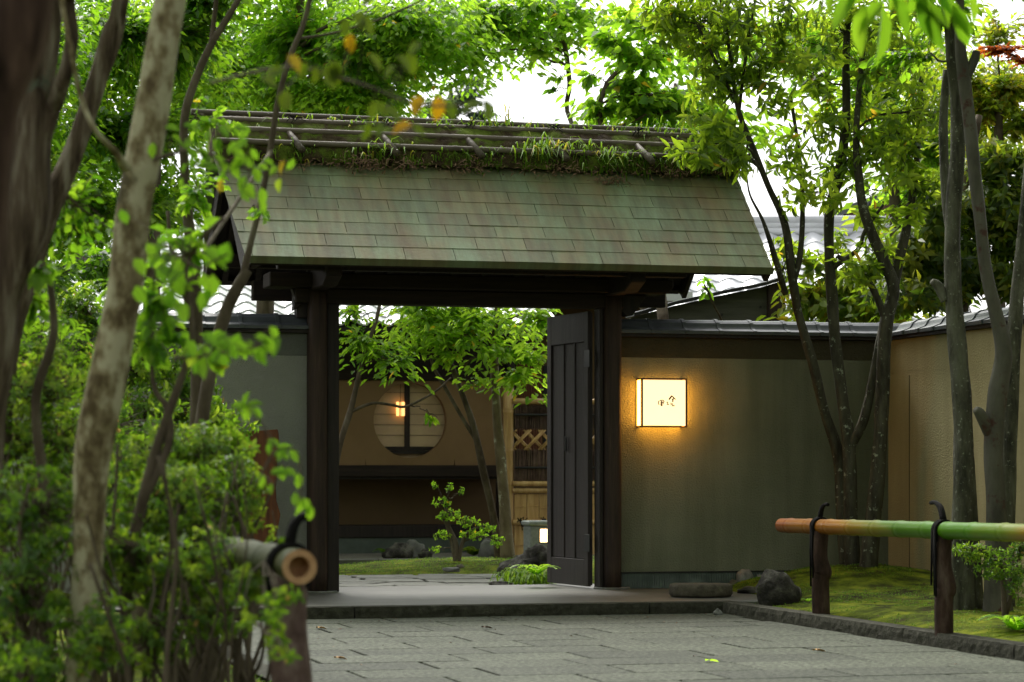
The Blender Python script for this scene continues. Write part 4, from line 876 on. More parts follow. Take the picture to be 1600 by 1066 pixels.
# ================================================================== BAMBOO SCREEN FENCE
VQ = 8.2
def Q(px, py): return W(px, py, VQ)
bf = thing('screen_fence', 'tan bamboo screen fence with brushwood bands and a diamond lattice', 'fence', (Q(803, 700)[0], VQ, 0))
fe = Q(968, 700)[0]; f0 = Q(802, 700)[0]
rp = (Q(803, 0)[0]-Q(787, 0)[0])/2; pc = Q(794.5, 0)[0]
z_ = lambda py: Q(830, py)[1]
bamboo([(pc, VQ, .05), (pc, VQ, z_(606))], rp, .42, 14).build('main_post', M['bamboo_tan'], bf, smooth=True)
for py, r in ((627.5, .034), (756, .030), (767, .030), (816, .032)):
    bamboo([(f0-.02, VQ-.05, z_(py)), (fe, VQ-.05, z_(py))], r, .36, 12).build('cross_rail', M['bamboo_tan'], bf, smooth=True)
for py in (648.5, 731): bamboo([(f0, VQ-.075, z_(py)), (fe, VQ-.075, z_(py))], .013, .2, 8).build('thin_rail', M['iron'], bf, smooth=True)
for (ya, yb) in ((633, 671), (703, 751)):
    mb = MB(); n = 260
    for i in range(n):
        u = f0+(fe-f0)*i/n+rnd.uniform(-.008, .008); d = rnd.uniform(-.015, .015)
        mb.tube([(u, VQ-.03+rnd.uniform(-.02, .02), z_(yb)-rnd.uniform(-.01, .01)), (u+d, VQ-.03+rnd.uniform(-.025, .01), z_(ya)+rnd.uniform(-.01, .015))], rnd.uniform(.003, .0055), 4)
    mb.build('brushwood', M['brush'], bf, kind='stuff')
    MB().box(f0, fe, VQ-.005, VQ+.005, z_(yb)+.01, z_(ya)-.01).build('backing', M['dark_wood'], bf)
zl0, zl1 = z_(703), z_(672); hh = zl1-zl0; u = f0-hh
while u < fe:
    for sg in (1, -1):
        for dd in (0, .026):
            x0, x1 = (u+dd, u+dd+hh) if sg > 0 else (u+dd+hh, u+dd)
            ta = 0; a_, b_ = Vector((x0, VQ-.03-.02*(sg > 0), zl0)), Vector((x1, VQ-.03-.02*(sg > 0), zl1))
            if min(a_.x, b_.x) < f0-.001:
                lo, hi = (a_, b_) if a_.x < b_.x else (b_, a_); t = (f0-lo.x)/(hi.x-lo.x)
                if t >= .95: continue
                lo = lo+(hi-lo)*t; a_, b_ = lo, hi
            MB().tube([a_, b_], .011, 7).build('lattice_bar', M['bamboo_tan'], bf, smooth=True)
    u += .17
for (ya, yb) in ((772, 812), (820, 868)):
    u = f0+.005; k = 0
    while u < fe-.02:
        wd = .145*rnd.uniform(.9, 1.1); zz = z_(yb); top = z_(ya); h = [zz]; 
        while h[-1] < top-.12: h.append(h[-1]+rnd.uniform(.14, .24))
        h[-1] = top
        mb = MB(); mb.box(u, u+wd-.006, VQ-.03+rnd.uniform(-.004, .004), VQ-.018, zz, top); mb.build('bamboo_slat', M['bamboo_tan'], bf, bevel=.003)
        zn = zz+rnd.uniform(.04, .2)
        if zn < top-.03: MB().box(u, u+wd-.006, VQ-.038, VQ-.0305, zn, zn+.008).build('slat_node', M['bamboo_tan'], bf)
        u += wd
# rope knots on the low rail
for px in (812, 846):
    u = Q(px, 0)[0]; mb = MB()
    for k in range(9): mb.tube([(u+rnd.uniform(-.02, .02), VQ-.09, z_(814)), (u+rnd.uniform(-.06, .06), VQ-.12, z_(814)+rnd.uniform(-.02, .05)), (u+rnd.uniform(-.09, .09), VQ-.13, z_(814)+rnd.uniform(-.11, .05))], .006, 5)
    mb.build('rope_knot', M['rope'], bf)
# small lit stone lantern
VN = 6.4
def Nn(px, py): return W(px, py, VN)
n0, n1 = Nn(829, 0)[0], Nn(878, 0)[0]; nz0, nz1 = .08, Nn(845, 822)[1]
sl_ = thing('stone_lantern', 'grey stone lantern with a small glowing window in front of the bamboo fence', 'lantern', ((n0+n1)/2, VN+.15, .08))
MB().prism_z([(n0, VN), (n1, VN), (n1, VN+.3), (n0, VN+.3)], nz0, nz1).build('body', M['granite'], sl_, bevel=.012)
MB().box(n0-.02, n1+.02, VN-.02, VN+.32, nz1+.001, nz1+.055).build('cap', M['granite'], sl_, bevel=.014)
wa, wb = Nn(844, 0)[0], Nn(858, 0)[0]; wz0, wz1 = Nn(850, 847)[1], Nn(850, 827)[1]
wf = MB().box(wa-.008, wb+.008, VN-.006, VN-.001, wz0-.008, wz1+.008).build('window_frame', M['bamboo_tan'], sl_)
MB().box(wa, wb, VN-.010, VN-.0065, wz0, wz1).build('lit_pane', emis('stone_lantern_glow', (1.0, .72, .4), 3.0), wf)
# courtyard stones
def crock(px, py, sz, label, m, seed): p = gnd(px, py, .09); return rock('rock', label, (p.x, p.y+sz[1]*.5, .09+sz[2]*.4), sz, m, seed=seed)
crock(622, 872, (.16, .12, .11), 'brown cracked rock by the fern in the courtyard', M['rock'], 31)
crock(648, 870, (.10, .10, .12), 'pale grey upright stone next to the brown rock in the courtyard', M['grey_rock'], 32)
crock(664, 871, (.08, .08, .06), 'low dark stone at the foot of the pale upright stone', M['rock'], 33)
crock(768, 871, (.13, .12, .15), 'rounded grey boulder left of the courtyard tree trunks', M['grey_rock'], 34)
crock(706, 893, (.08, .05, .03), 'flat pale stone by the stem of the courtyard shrub', M['grey_rock'], 35)
crock(720, 889, (.04, .04, .03), 'little brown stone between the flat pale stone and the shrub stem', M['flat_stone'], 36)
rp_ = gnd(846, 906, .05); rock('rock', 'big dark wet rock overgrown with ferns beside the open door', (rp_.x+.03, rp_.y+.3, .14), (.27, .24, .17), M['rock'], seed=47, sharp=.6, sub=4)
p_ = gnd(828, 916, .05); rock('rock', 'small dark stone at the edge of the flagstones by the grass', (p_.x-.25, p_.y+.1, .06), (.10, .07, .03), M['rock'], seed=44)
# ================================================================== ROOFS BEYOND THE RIGHT WALL
VO = 3.2
def O(px, py): return W(px, py, VO)
ob_ = thing('outbuilding', 'grey board gable end of a low outbuilding rising over the lantern wall', 'building', (O(1100, 0)[0], VO, 0))
pts = [(985, 492), (1050, 474), (1120, 458), (1190, 444), (1222, 434)]
top = [O(*p) for p in pts]; bot = [O(985, 520), O(1196, 505), O(1222, 505)]
prism_v(MB(), [O(985, 520)]+[O(1222, 520)]+[(a, b-.03) for a, b in top[::-1]], VO, VO+.05).build('gable_board', M['grey_board'], ob_)
prism_v(MB(), [(a, b-.022) for a, b in top]+[(a, b+.012) for a, b in top[::-1]], VO-.12, VO+.15).build('verge_strip', M['iron'], ob_)
prism_v(MB(), [O(1198, 447), O(1224, 441), O(1224, 520), O(1198, 520)], VO-.05, VO-.002).build('corner_board', M['post_wood'], ob_)
prism_v(MB(), [O(985, 640), O(1222, 640), O(1222, 521), O(985, 521)], VO+.0, VO+.06).build('wall', M['stucco_band'], ob_)
for px, py in ((1128, 492), (1188, 480)): u, z = O(px, py); MB().box(u-.01, u+.01, VO-.006, VO-.001, z-.012, z+.012).build('nail', M['iron'], ob_)
# tiled house: a big pale roof
hx = thing('tiled_house', 'house with a large pale wavy tiled roof beyond the garden wall', 'building', (3.0, 34, 0), False)
def roof_house(t, xL, xR, Ye, ze, Yr, zr, mesh, wd, ln):
    pit = math.atan2(zr-ze, Yr-Ye); Ls = math.hypot(zr-ze, Yr-Ye)
    mb = MB(); mb.prism_u([(Ye+.03, ze-.05), (Yr, zr-.05), (Yr, zr-.12), (Ye+.03, ze-.12)], xL, xR); rf = mb.build('roof', M['dark_wood'], t)
    for i in range(int((xR-xL)/wd)):
        for j in range(int(Ls/ln)):
            s = j*ln; inst('roof_tile', mesh, rf, (xL+i*wd, Ye+s*math.cos(pit), ze+s*math.sin(pit)), (pit, 0, 0))
    return rf
pe = P(1250, 515, 33.5); pr_ = P(1250, 362, 36.2); xl, xr = P(985, 0, 33.5).x, P(1520, 0, 34).x
roof_house(hx, xl, xr, pe.y, pe.z, pr_.y, pr_.z, kawara_mesh(.35, .34), .33, .30)
for k, (dz, r) in enumerate(((.0, .07), (.10, .055), (.17, .06))): MB().tube([(xl, pr_.y-.02*k, pr_.z+dz), (xr+.4, pr_.y-.02*k, pr_.z+dz)], r, 10).build('ridge_tiles', M['kawara'], hx, smooth=True)
MB().box(xl+.3, xr-.3, pe.y+.8, pe.y+5, 0, pe.z+.2).build('wall', M['plaster'], hx)
mb = MB(); mb.prism_u([(pr_.y, pr_.z-.02), (pr_.y+3, pe.z-.2), (pr_.y+3, pe.z-.3), (pr_.y, pr_.z-.1)], xl, xr); mb.build('rear_roof', M['kawara'], hx)
# brown gable far behind
bh = thing('gabled_house', 'distant house with a brown gable wall and dark sloping verge', 'building', tuple(P(1360, 700, 44)), False)
def fp(px, py, Y=44): q = P(px, py, Y); return (q.x, q.z)
prism_v(MB(), [fp(1290, 800), fp(1290, 352), fp(1300, 336), fp(1400, 305), fp(1460, 322), fp(1500, 352), fp(1500, 800)], 44, 49).build('wall', M['brown_wall'], bh)
prism_v(MB(), [fp(1282, 338), fp(1392, 298), fp(1400, 298), fp(1520, 340), fp(1520, 350), fp(1400, 308), fp(1282, 350)], 43.6, 49.3).build('roof', M['slate'], bh)
#TREES
# ================================================================== TREES AND SHRUBS
SHADE_CROWN_L = [(-4.5, 8, 6.6, 3.2, 3.5, 1.3, 700), (-2.5, 12.5, 7.4, 3, 3, 1.3, 900), (-.8, 6, 6.2, 2.6, 3, 1.2, 700), (-4, 15, 7.5, 3, 3, 1.5, 700), (.5, 9.5, 7.4, 2.6, 3, 1.0, 900)]  # crowns out of view overhead, added for their shade
SHADE_CROWN_R = [(4.5, 8, 6.8, 3, 3.5, 1.3, 1300), (3.0, 12.5, 7.4, 2.8, 3, 1.2, 1300), (5, 15, 7.6, 2.6, 3, 1.5, 1000)]
SHADE_WOOD = [(x, -12+2*math.sin(x), 3.6, 3, 3, 3.6, 700) for x in range(-15, 16, 4)]+[(-15, y, 3.5, 3, 3, 3.5, 600) for y in range(-4, 18, 4)]+[(12, y, 4.5, 3, 3, 4.5, 800) for y in range(-4, 22, 4)]  # unseen leaf masses behind and beside the camera, added to block light
def gp(px, py, z=.1): return gnd(px, py, z)
# ---- left, near
plant('tree', 'very dark thick trunk with reddish bark, nearest of all the trees', 'tree', (-1.0, 4.9, 0),
      [[(-110, 1500, 4.9, 60), (-80, 900, 4.9, 56), (-62, 520, 4.9, 52), (-42, 338, 4.9, 50), (-27, 236, 4.9, 48), (-14, 160, 4.9, 47), (8, 100, 4.9, 48), (26, 30, 4.9, 50), (55, -150, 4.9, 46), (90, -500, 4.8, 40), (140, -900, 4.8, 30)]],
      [], M['maple'], mat('dark_red_bark', [(.35, (.015, .010, .007)), (.5, (.08, .05, .035)), (.66, (.20, .13, .09))], 5, .9, (3, 3, .3), 1, 14, (3, 3, .4), spec=.1, spots=(2.0, .62, (.006, .006, .005)), bdist=.03))
plant('tree', 'thick grey brown fissured trunk that forks in two, behind the darkest trunk', 'tree', tuple(P(10, 1160, 8.2)),
      [[(-40, 1200, 8.2, 44), (-36, 900, 8.2, 40), (-30, 660, 8.2, 38), (-12, 553, 8.2, 38), (0, 461, 8.2, 36), (34, 350, 8.2, 42), (42, 270, 8.2, 36), (50, 190, 8.2, 31), (58, 130, 8.2, 26), (68, 60, 8.2, 25), (74, 0, 8.2, 23), (84, -90, 8.2, 20), (100, -420, 8.3, 13), (130, -800, 8.3, 9)],
       [(50, 240, 8.2, 22), (80, 175, 8.2, 15), (100, 120, 8.1, 12), (112, 60, 8.1, 11), (106, 0, 8.1, 11), (112, -60, 8.0, 11), (160, -400, 7.9, 8)]],
      [(60, -260, 8.2, 420, 150, 60), (300, -420, 8.8, 420, 160, 60)], M['maple'], M['bark_dark'], (.05, .028), 10)
plant('tree', 'dark leaning trunk between the forked trunk and the pale blotched trunk', 'tree', tuple(P(0, 1080, 9.5)),
      [[(-10, 1080, 9.5, 17), (-6, 800, 9.5, 17), (10, 560, 9.5, 18), (40, 430, 9.5, 20), (75, 330, 9.5, 19), (102, 270, 9.5, 17), (126, 209, 9.5, 16), (152, 128, 9.5, 15), (172, 50, 9.5, 13), (190, -10, 9.5, 13), (250, -400, 9.5, 10), (300, -700, 9.5, 6)],
       [(150, 150, 9.5, 8), (186, 60, 9.5, 6), (200, -30, 9.4, 5), (230, -200, 9.4, 4)]],
      [(120, 330, 9.9, 90, 110, 20), (60, 470, 9.6, 60, 60, 12), (150, -250, 9.5, 300, 120, 50)], M['maple'], M['bark_dark'], (.05, .03), 9)
plant('tree', 'pale blotched trunk leaning across the azaleas, the lightest of the near trunks', 'tree', tuple(P(126, 1290, 7.6)),
      [[(124, 1300, 7.6, 32), (130, 1066, 7.6, 26), (136, 900, 7.6, 25), (142, 760, 7.6, 28), (152, 680, 7.6, 31), (170, 580, 7.6, 31), (194, 450, 7.6, 29), (208, 340, 7.6, 29), (228, 230, 7.6, 27), (247, 110, 7.6, 25), (268, 0, 7.6, 25), (285, -100, 7.6, 23), (330, -500, 7.6, 16), (360, -800, 7.6, 9)],
       [(196, 262, 7.5, 9), (178, 235, 7.4, 5.5), (150, 205, 7.3, 4.5), (126, 150, 7.3, 4), (112, 80, 7.2, 4), (98, 10, 7.2, 4), (90, -90, 7.2, 3)]],
      [(300, -300, 7.6, 380, 120, 60), (560, -260, 7.8, 330, 90, 40)], M['maple'], M['bark_pale'], (.055, .032), 10)
plant('slender_tree', 'slender grey stem with a crook beside the dark gable of the gate', 'tree', tuple(P(296, 960, 11.5)),
      [[(290, 960, 11.5, 9), (296, 800, 11.5, 9), (306, 640, 11.5, 9), (306, 500, 11.5, 10), (300, 400, 11.5, 10), (290, 300, 11.5, 7), (287, 200, 11.5, 6.5), (300, 140, 11.5, 6.5), (330, 70, 11.5, 6), (372, 0, 11.5, 5), (420, -100, 11.5, 4), (480, -260, 11.5, 3)],
       [(330, 70, 11.5, 4), (336, 20, 11.5, 4), (342, -40, 11.4, 3)], [(296, 480, 11.5, 6), (270, 400, 11.5, 4), (262, 330, 11.5, 3)]],
      [(330, 190, 11.3, 60, 40, 10), (200, 450, 11, 60, 60, 14), (310, 300, 11.3, 50, 60, 14)], M['bright'], M['bark_thin'], (.055, .034), 9)
plant('slender_tree', 'thin pale stem curving up in front of the copper roof with a stubbed elbow', 'tree', tuple(P(300, 1000, 10.6)),
      [[(300, 1000, 10.6, 11), (304, 780, 10.6, 10.5), (318, 640, 10.6, 10), (338, 540, 10.6, 10), (356, 480, 10.6, 9.5), (378, 438, 10.6, 9), (388, 422, 10.6, 7)],
       [(380, 432, 10.6, 6), (392, 380, 10.6, 5), (409, 310, 10.6, 4.6), (424, 225, 10.6, 5), (436, 150, 10.6, 4.6), (455, 85, 10.6, 4.6), (470, 50, 10.6, 4.2), (483, 5, 10.6, 4), (492, -60, 10.6, 4), (500, -300, 10.6, 3)],
       [(470, 60, 10.6, 2.6), (520, 52, 10.6, 2), (600, 28, 10.5, 1.6), (680, -10, 10.4, 1.2)],
       [(424, 235, 10.6, 3), (300, 420, 9.4, 4), (262, 470, 9.2, 4.5), (250, 560, 9, 5)]],
      [(400, 330, 10.4, 24, 26, 3)], M['bright'], M['bark_thin'], (.05, .034), 7)
plant('slender_tree', 'brown bent stem rising from the azaleas with broad translucent leaves', 'tree', tuple(P(250, 1200, 8)),
      [[(190, 1250, 8, 11), (196, 980, 8, 9), (205, 860, 8, 9), (228, 760, 8, 9), (248, 690, 8, 8), (290, 570, 8, 6), (300, 520, 8, 5), (290, 430, 8, 4), (310, 380, 8, 3.5), (350, 340, 8, 3)],
       [(215, 800, 8, 7), (262, 700, 8, 7), (262, 640, 8, 6), (240, 600, 8, 4), (236, 500, 8, 3), (242, 420, 8, 3)],
       [(75, 420, 8.4, 5), (84, 520, 8.4, 7), (60, 600, 8.4, 8), (56, 660, 8.4, 8), (70, 780, 8.4, 9), (66, 950, 8.4, 9), (80, 1150, 8.4, 9)]],
      [(285, 395, 8, 60, 60, 16), (250, 470, 8, 70, 50, 18), (230, 530, 8, 60, 40, 14), (330, 545, 8, 70, 25, 14), (60, 420, 8.2, 40, 40, 6)], M['bright'], M['bark_thin'], (.055, .036), 6, droop=.25)
# hand-placed broad leaves near the lens: each one a leaf of its own
py_dim = True
def spray(name, label, stem, leaves, m, bark, L=.09, Wd=.05):
    if leaves[0][1] > 20 and py_dim: leaves = [(a, b, c, d, e, f*.5 if f < .93 else f) for a, b, c, d, e, f in leaves]
    q0 = P(*stem[0][:3]); t = thing(name, label, 'branch', tuple(q0), False)
    pp = smoothpts([(*P(a, b, Y), r*Y/F) for a, b, Y, r in stem], 4); MB().tube([p[:3] for p in pp], [p[3] for p in pp], 6).build('stem', bark, t, smooth=True)
    for (px, py, Y, ang, sc_, tone) in leaves:
        p = np.array(P(px, py, Y))-np.array([0, 0, 0]); a = R(ang); D = np.array([math.cos(a), RNG.normal(0, .25), math.sin(a)]); Nn_ = np.array([RNG.normal(0, .4), -.7, .5+RNG.normal(0, .2)])
        base = p-D*L*sc_*.5
        leaf_mesh('leaf', [base], [D], [Nn_], [L*sc_], [Wd*sc_], np.array([tone]), t, m, kind=None)
        e = min(pp, key=lambda s: np.linalg.norm(s[:3]-base)); MB().tube([tuple(e[:3]), tuple((e[:3]+base)/2+np.array([0, 0, .006])), tuple(base)], .0012, 4).build('leaf_stalk', bark, t)
    return t
rl = lambda n, cx, cy, sx, sy, Y, a0, a1, s=1, t0=.3, t1=.9: [(cx+RNG.normal(0, sx), cy+RNG.normal(0, sy), Y+RNG.normal(0, .06), RNG.uniform(a0, a1), s*RNG.uniform(.75, 1.2), RNG.uniform(t0, t1)) for _ in range(n)]
spray('leafy_branch', 'blurred branch with yellow and orange leaves hanging over the gate ridge', [(330, 130, 6.2, 3), (450, 105, 6.1, 3), (560, 130, 6.0, 2.4), (660, 165, 5.9, 2), (760, 160, 5.8, 1.5)],
      rl(4, 560, 30, 14, 20, 6, 230, 310, 1, .5, .96)+rl(6, 440, 130, 40, 30, 6, 200, 340, 1, .5, .95)+rl(4, 520, 110, 26, 14, 6, 220, 330, 1, .5, .95)+rl(5, 590, 190, 30, 12, 5.9, 200, 330, 1, .6, .97)+rl(5, 640, 90, 26, 20, 5.9, 200, 330, 1, .5, .95)+
      [(652, 165, 5.9, 250, 1.1, .97), (684, 170, 5.9, 265, 1.2, 1.0), (704, 172, 5.9, 290, 1.0, .6), (736, 168, 5.8, 200, 1.1, .8), (762, 172, 5.8, 280, 1.0, .7), (628, 200, 5.9, 200, 1.1, 1.0), (655, 205, 5.9, 330, .9, .9), (548, 70, 6, 260, 1, .98), (575, 40, 6, 300, 1, .7)], M['shade_leaf'], M['bark_thin'], .052, .032)
spray('leafy_branch', 'leafy twig with bright leaves reaching over the left end of the copper roof', [(240, 250, 7.4, 3), (300, 235, 7.4, 3), (360, 255, 7.4, 2.4), (420, 275, 7.4, 1.6)],
      rl(46, 330, 245, 55, 20, 7.4, 200, 360, .85, .2, .9)+rl(10, 405, 290, 20, 14, 7.4, 220, 340, .95, .5, .97)+[(440, 262, 7.4, 240, 1, 1.0), (436, 290, 7.4, 260, .9, .95), (345, 290, 7.4, 250, .9, 1.0)], M['bright'], M['bark_thin'], .05, .030)
spray('leafy_branch', 'broad rounded leaves on a twig crossing the left wall cap', [(280, 400, 6.6, 3), (310, 420, 6.6, 3), (330, 410, 6.6, 2), (360, 395, 6.6, 1.6)],
      [(338, 405, 6.6, 330, 1.5, .5), (352, 400, 6.6, 250, 1.2, .3), (330, 450, 6.6, 260, 1.2, .8), (320, 470, 6.6, 240, 1.1, .6)]+rl(16, 260, 420, 40, 40, 6.8, 200, 350, 1, .2, .9), M['bright'], M['bark_thin'], .06, .04)
spray('leafy_branch', 'twig of green and yellow leaves held out before the pale grey wall', [(270, 560, 6.8, 3), (320, 555, 6.8, 2.4), (370, 548, 6.8, 2), (415, 540, 6.7, 1.4)],
      rl(26, 360, 545, 36, 13, 6.8, 190, 350, .95, .1, .75)+[(318, 575, 6.8, 265, 1.2, .9), (300, 560, 6.8, 250, 1, .95), (420, 540, 6.7, 300, 1, .8), (410, 530, 6.7, 340, .9, .8)], M['bright'], M['bark_thin'], .056, .034)
spray('leafy_branch', 'small drooping twigs of lime leaves in front of the left gate post', [(400, 760, 6.9, 2), (420, 720, 6.9, 2), (440, 700, 6.9, 1.6), (466, 712, 6.9, 1.2), (470, 780, 6.9, 1)],
      [(385, 622, 6.9, 80, .9, .6), (372, 635, 6.9, 170, 1, .7), (398, 632, 6.9, 20, 1, .6), (384, 645, 6.9, 270, 1.1, .9), (402, 645, 6.9, 310, .8, .5), (444, 700, 6.9, 20, .9, .5), (460, 712, 6.9, 300, .9, .6), (436, 738, 6.9, 10, 1, .5), (456, 740, 6.9, 330, 1, .7), (466, 752, 6.9, 270, .9, .8),
       (462, 780, 6.9, 100, .9, .6), (466, 795, 6.9, 260, 1.1, .8), (478, 790, 6.9, 300, 1, .7), (484, 802, 6.9, 270, .9, .9)]+rl(10, 430, 730, 14, 22, 6.9, 200, 350, .8, .2, .8), M['bright'], M['bark_thin'], .05, .03)
spray('leafy_branch', 'large drooping dark green leaves close to the lens over the fork of the grey trunks', [(1300, -60, 8, 3), (1400, -25, 8, 3), (1480, -10, 8, 2.6), (1560, -20, 8, 2)],
      [(1318, 12, 8, 240, 1.3, .4), (1345, 50, 8, 262, 1.5, .7), (1380, 55, 8, 272, 1.6, .5), (1358, 25, 8, 225, 1.2, .5), (1410, 25, 8, 300, 1.3, .3), (1446, 38, 8, 275, 1.6, .1), (1462, 50, 8, 285, 1.3, .2), (1455, 15, 8, 330, 1.4, .3), (1490, 20, 8, 320, 1.6, .4), (1505, 45, 8, 300, 1.4, .3), (1475, 8, 8, 300, 1.2, .5), (1520, 10, 8, 290, 1.1, .6),
       (1300, -10, 8, 250, 1.2, .6), (1430, 0, 8, 250, 1.2, .4), (1390, -10, 8, 290, 1.2, .6), (1340, -15, 8, 250, 1.3, .6)], M['maple'], M['bark_thin'], .12, .045)
# ---- azaleas and other shrubs at the lower left
def shrub(label, cx, cy, Y, clumps, stems, lm='azalea', leaf=(.031, .014), per=9, group=None, base_y=None, name='azalea_bush', tone=(.5, .22)):
    b = P(cx, 740, Y); b.z = .05; trunks = []
    for (px, py, hw) in stems:
        e = P(px, py, Y); k = RNG.uniform(-.12, .12); x0 = b.x+(e.x-b.x)*.35+k*.6; y0 = Y+RNG.uniform(-.15, .15)
        r = hw*Y/F; pts = []
        for s in (0, .2, .42, .66, .85, 1): pts.append(('w', x0+(e.x-x0)*(s**1.2)+.05*math.sin(s*7+k*30), y0+.05*math.cos(s*5+k*20), .0+(e.z)*s, r*(1-.72*s)))
        trunks.append(pts)
    return plant(name, label, 'shrub', tuple(b), trunks, clumps, M[lm], M['bark_thin'], leaf, per, whorl=True, group=group, tone=tone, tn=6)
def st(n, x0, x1, y0, y1, hw=5): return [(RNG.uniform(x0, x1), RNG.uniform(y0, y1), hw*RNG.uniform(.6, 1.3)) for _ in range(n)]
G = 'azalea bushes under the near trunks'
_shrub = shrub
def shrub(label, cx, cy, Y, clumps, stems, **k): return _shrub(label, cx, cy, Y, [(a, b, c, rx*1.2, ry*1.25, int(n*(1.1 if b > 820 else 1.3))) for a, b, c, rx, ry, n in clumps], stems, **k)
shrub('shadowed azalea bush in the bottom corner under the darkest trunk', 60, 1000, 7.6, [(40, 930, 7.6, 90, 90, 95), (60, 800, 7.7, 90, 80, 90), (150, 1000, 7.4, 70, 60, 60), (20, 1040, 7.3, 70, 40, 40)], st(12, -20, 170, 750, 900, 6), group=G, tone=(.45, .25))
shrub('azalea bush with yellow tips beside the forked trunk', 40, 620, 9.5, [(60, 610, 9.5, 80, 60, 110), (20, 700, 9.5, 80, 60, 90), (110, 690, 9.5, 70, 50, 90), (90, 760, 9.3, 90, 50, 90)], st(9, 0, 150, 640, 760, 4), group=G, tone=(.75, .25))
shrub('bright azalea bush in front of the cedar board', 330, 800, 9.0, [(330, 720, 9.2, 80, 50, 130), (365, 780, 9.0, 48, 55, 80), (290, 790, 8.8, 80, 60, 120), (250, 720, 9.2, 60, 50, 80), (370, 700, 9.3, 24, 22, 20), (425, 850, 9.0, 20, 24, 12), (220, 800, 8.8, 60, 60, 80)], st(14, 200, 430, 720, 830, 4), group=G, tone=(.75, .25))
shrub('leggy azalea bush around the foot of the hollow bamboo rail', 350, 950, 7.9, [(300, 880, 8.0, 80, 45, 85), (230, 900, 8.0, 70, 50, 80), (410, 905, 7.6, 50, 26, 36), (430, 935, 6.8, 50, 20, 8), (330, 960, 7.9, 70, 34, 50), (415, 990, 6.9, 44, 30, 9), (440, 1010, 6.7, 30, 20, 4), (180, 860, 8.0, 60, 50, 70), (240, 1000, 7.8, 70, 40, 40)], st(16, 180, 440, 860, 960, 6), group=G, tone=(.65, .25))
shrub('tall azalea bush against the pale grey wall behind the bent stems', 200, 560, 13.5, [(210, 560, 13.5, 70, 60, 140), (120, 560, 13.5, 60, 70, 110), (290, 600, 13.5, 50, 40, 80), (250, 650, 13.3, 90, 40, 130), (330, 660, 13.5, 60, 30, 80), (120, 480, 13.5, 60, 40, 70)], st(10, 100, 330, 560, 660, 3), leaf=(.045, .019), group=G, tone=(.5, .22))
shrub('broad dark bush behind the thin stems under the tile cap', 150, 700, 12, [(150, 680, 12, 120, 50, 160), (60, 560, 12.5, 80, 60, 130), (180, 760, 11.5, 100, 50, 140)], st(10, 50, 260, 640, 740, 3), leaf=(.043, .018), group=G, tone=(.35, .2))
# ---- thin bare stems rising between the bushes
stm = thing('bare_stems', 'clump of bare brown stems fanning up out of the moss among the azaleas', 'shrub', tuple(gnd(300, 1060, .1)), False)
for i in range(60):
    x = RNG.uniform(20, 440); Y = RNG.uniform(7.2, 9.6); x1 = x+RNG.normal(0, 50); x1 = min(x1, 400-.1*x); y1 = RNG.uniform(700, 900); hw = RNG.uniform(2.5, 6.5)
    b = P(x, 740, Y); e = P(x1, y1, Y); pts = [(b.x+(e.x-b.x)*s+.04*math.sin(s*6+i), Y+.04*math.cos(s*5+i), .02+e.z*s, hw*Y/F*(1-.5*s)) for s in (0, .25, .5, .75, 1)]
    pp = smoothpts(pts, 3); MB().tube([p[:3] for p in pp], [p[3] for p in pp], 6, wob=.15).build('stem', M['bark_thin'], stm, smooth=True)
# ---- small weeds on the left bank
C = []; 
for i in range(2600):
    p = GW(UL-.15-abs(RNG.normal(0, .9)), RNG.uniform(-13, -3)); u = toG(p); C.append((p.x, p.y, bank_h(u.x, u.y)-.005))
bg_ = blades('bank_weeds', C, RNG.uniform(.02, .07, len(C)), RNG.uniform(.5, 1.4, len(C)), M['grass'], None, .004, RNG.uniform(0, .9, len(C))); tag(bg_, 'fine grass and moss shoots on the bank under the azaleas', 'grass', kind='stuff')
C = []
for i in range(12000):
    u, v = RNG.uniform(UK+.12, UC-.02), -abs(RNG.normal(0, 3.2))-.03
    if mnoise.noise(Vector((u*1.8, v*1.8, 3))) < -.12: continue
    p = GW(u, v); C.append((p.x, p.y, moss_h(u, v)-.004))
bg2 = blades('moss_shoots', C, RNG.uniform(.008, .022, len(C)), .8, M['grass'], None, .0035, RNG.uniform(0, .7, len(C))); tag(bg2, 'short bright moss shoots covering the bank along the lantern wall', 'moss', kind='stuff')
C = []
for i in range(9000):
    u, v = RNG.uniform(-3, 4), RNG.uniform(3.6, 6.5); p = GW(u, v); C.append((p.x, p.y, court_h(u, v)-.004))
bg3 = blades('courtyard_moss_shoots', C, RNG.uniform(.01, .03, len(C)), .8, M['grass'], None, .004, RNG.uniform(0, .8, len(C))); tag(bg3, 'yellow green moss carpet of the inner courtyard', 'moss', kind='stuff')
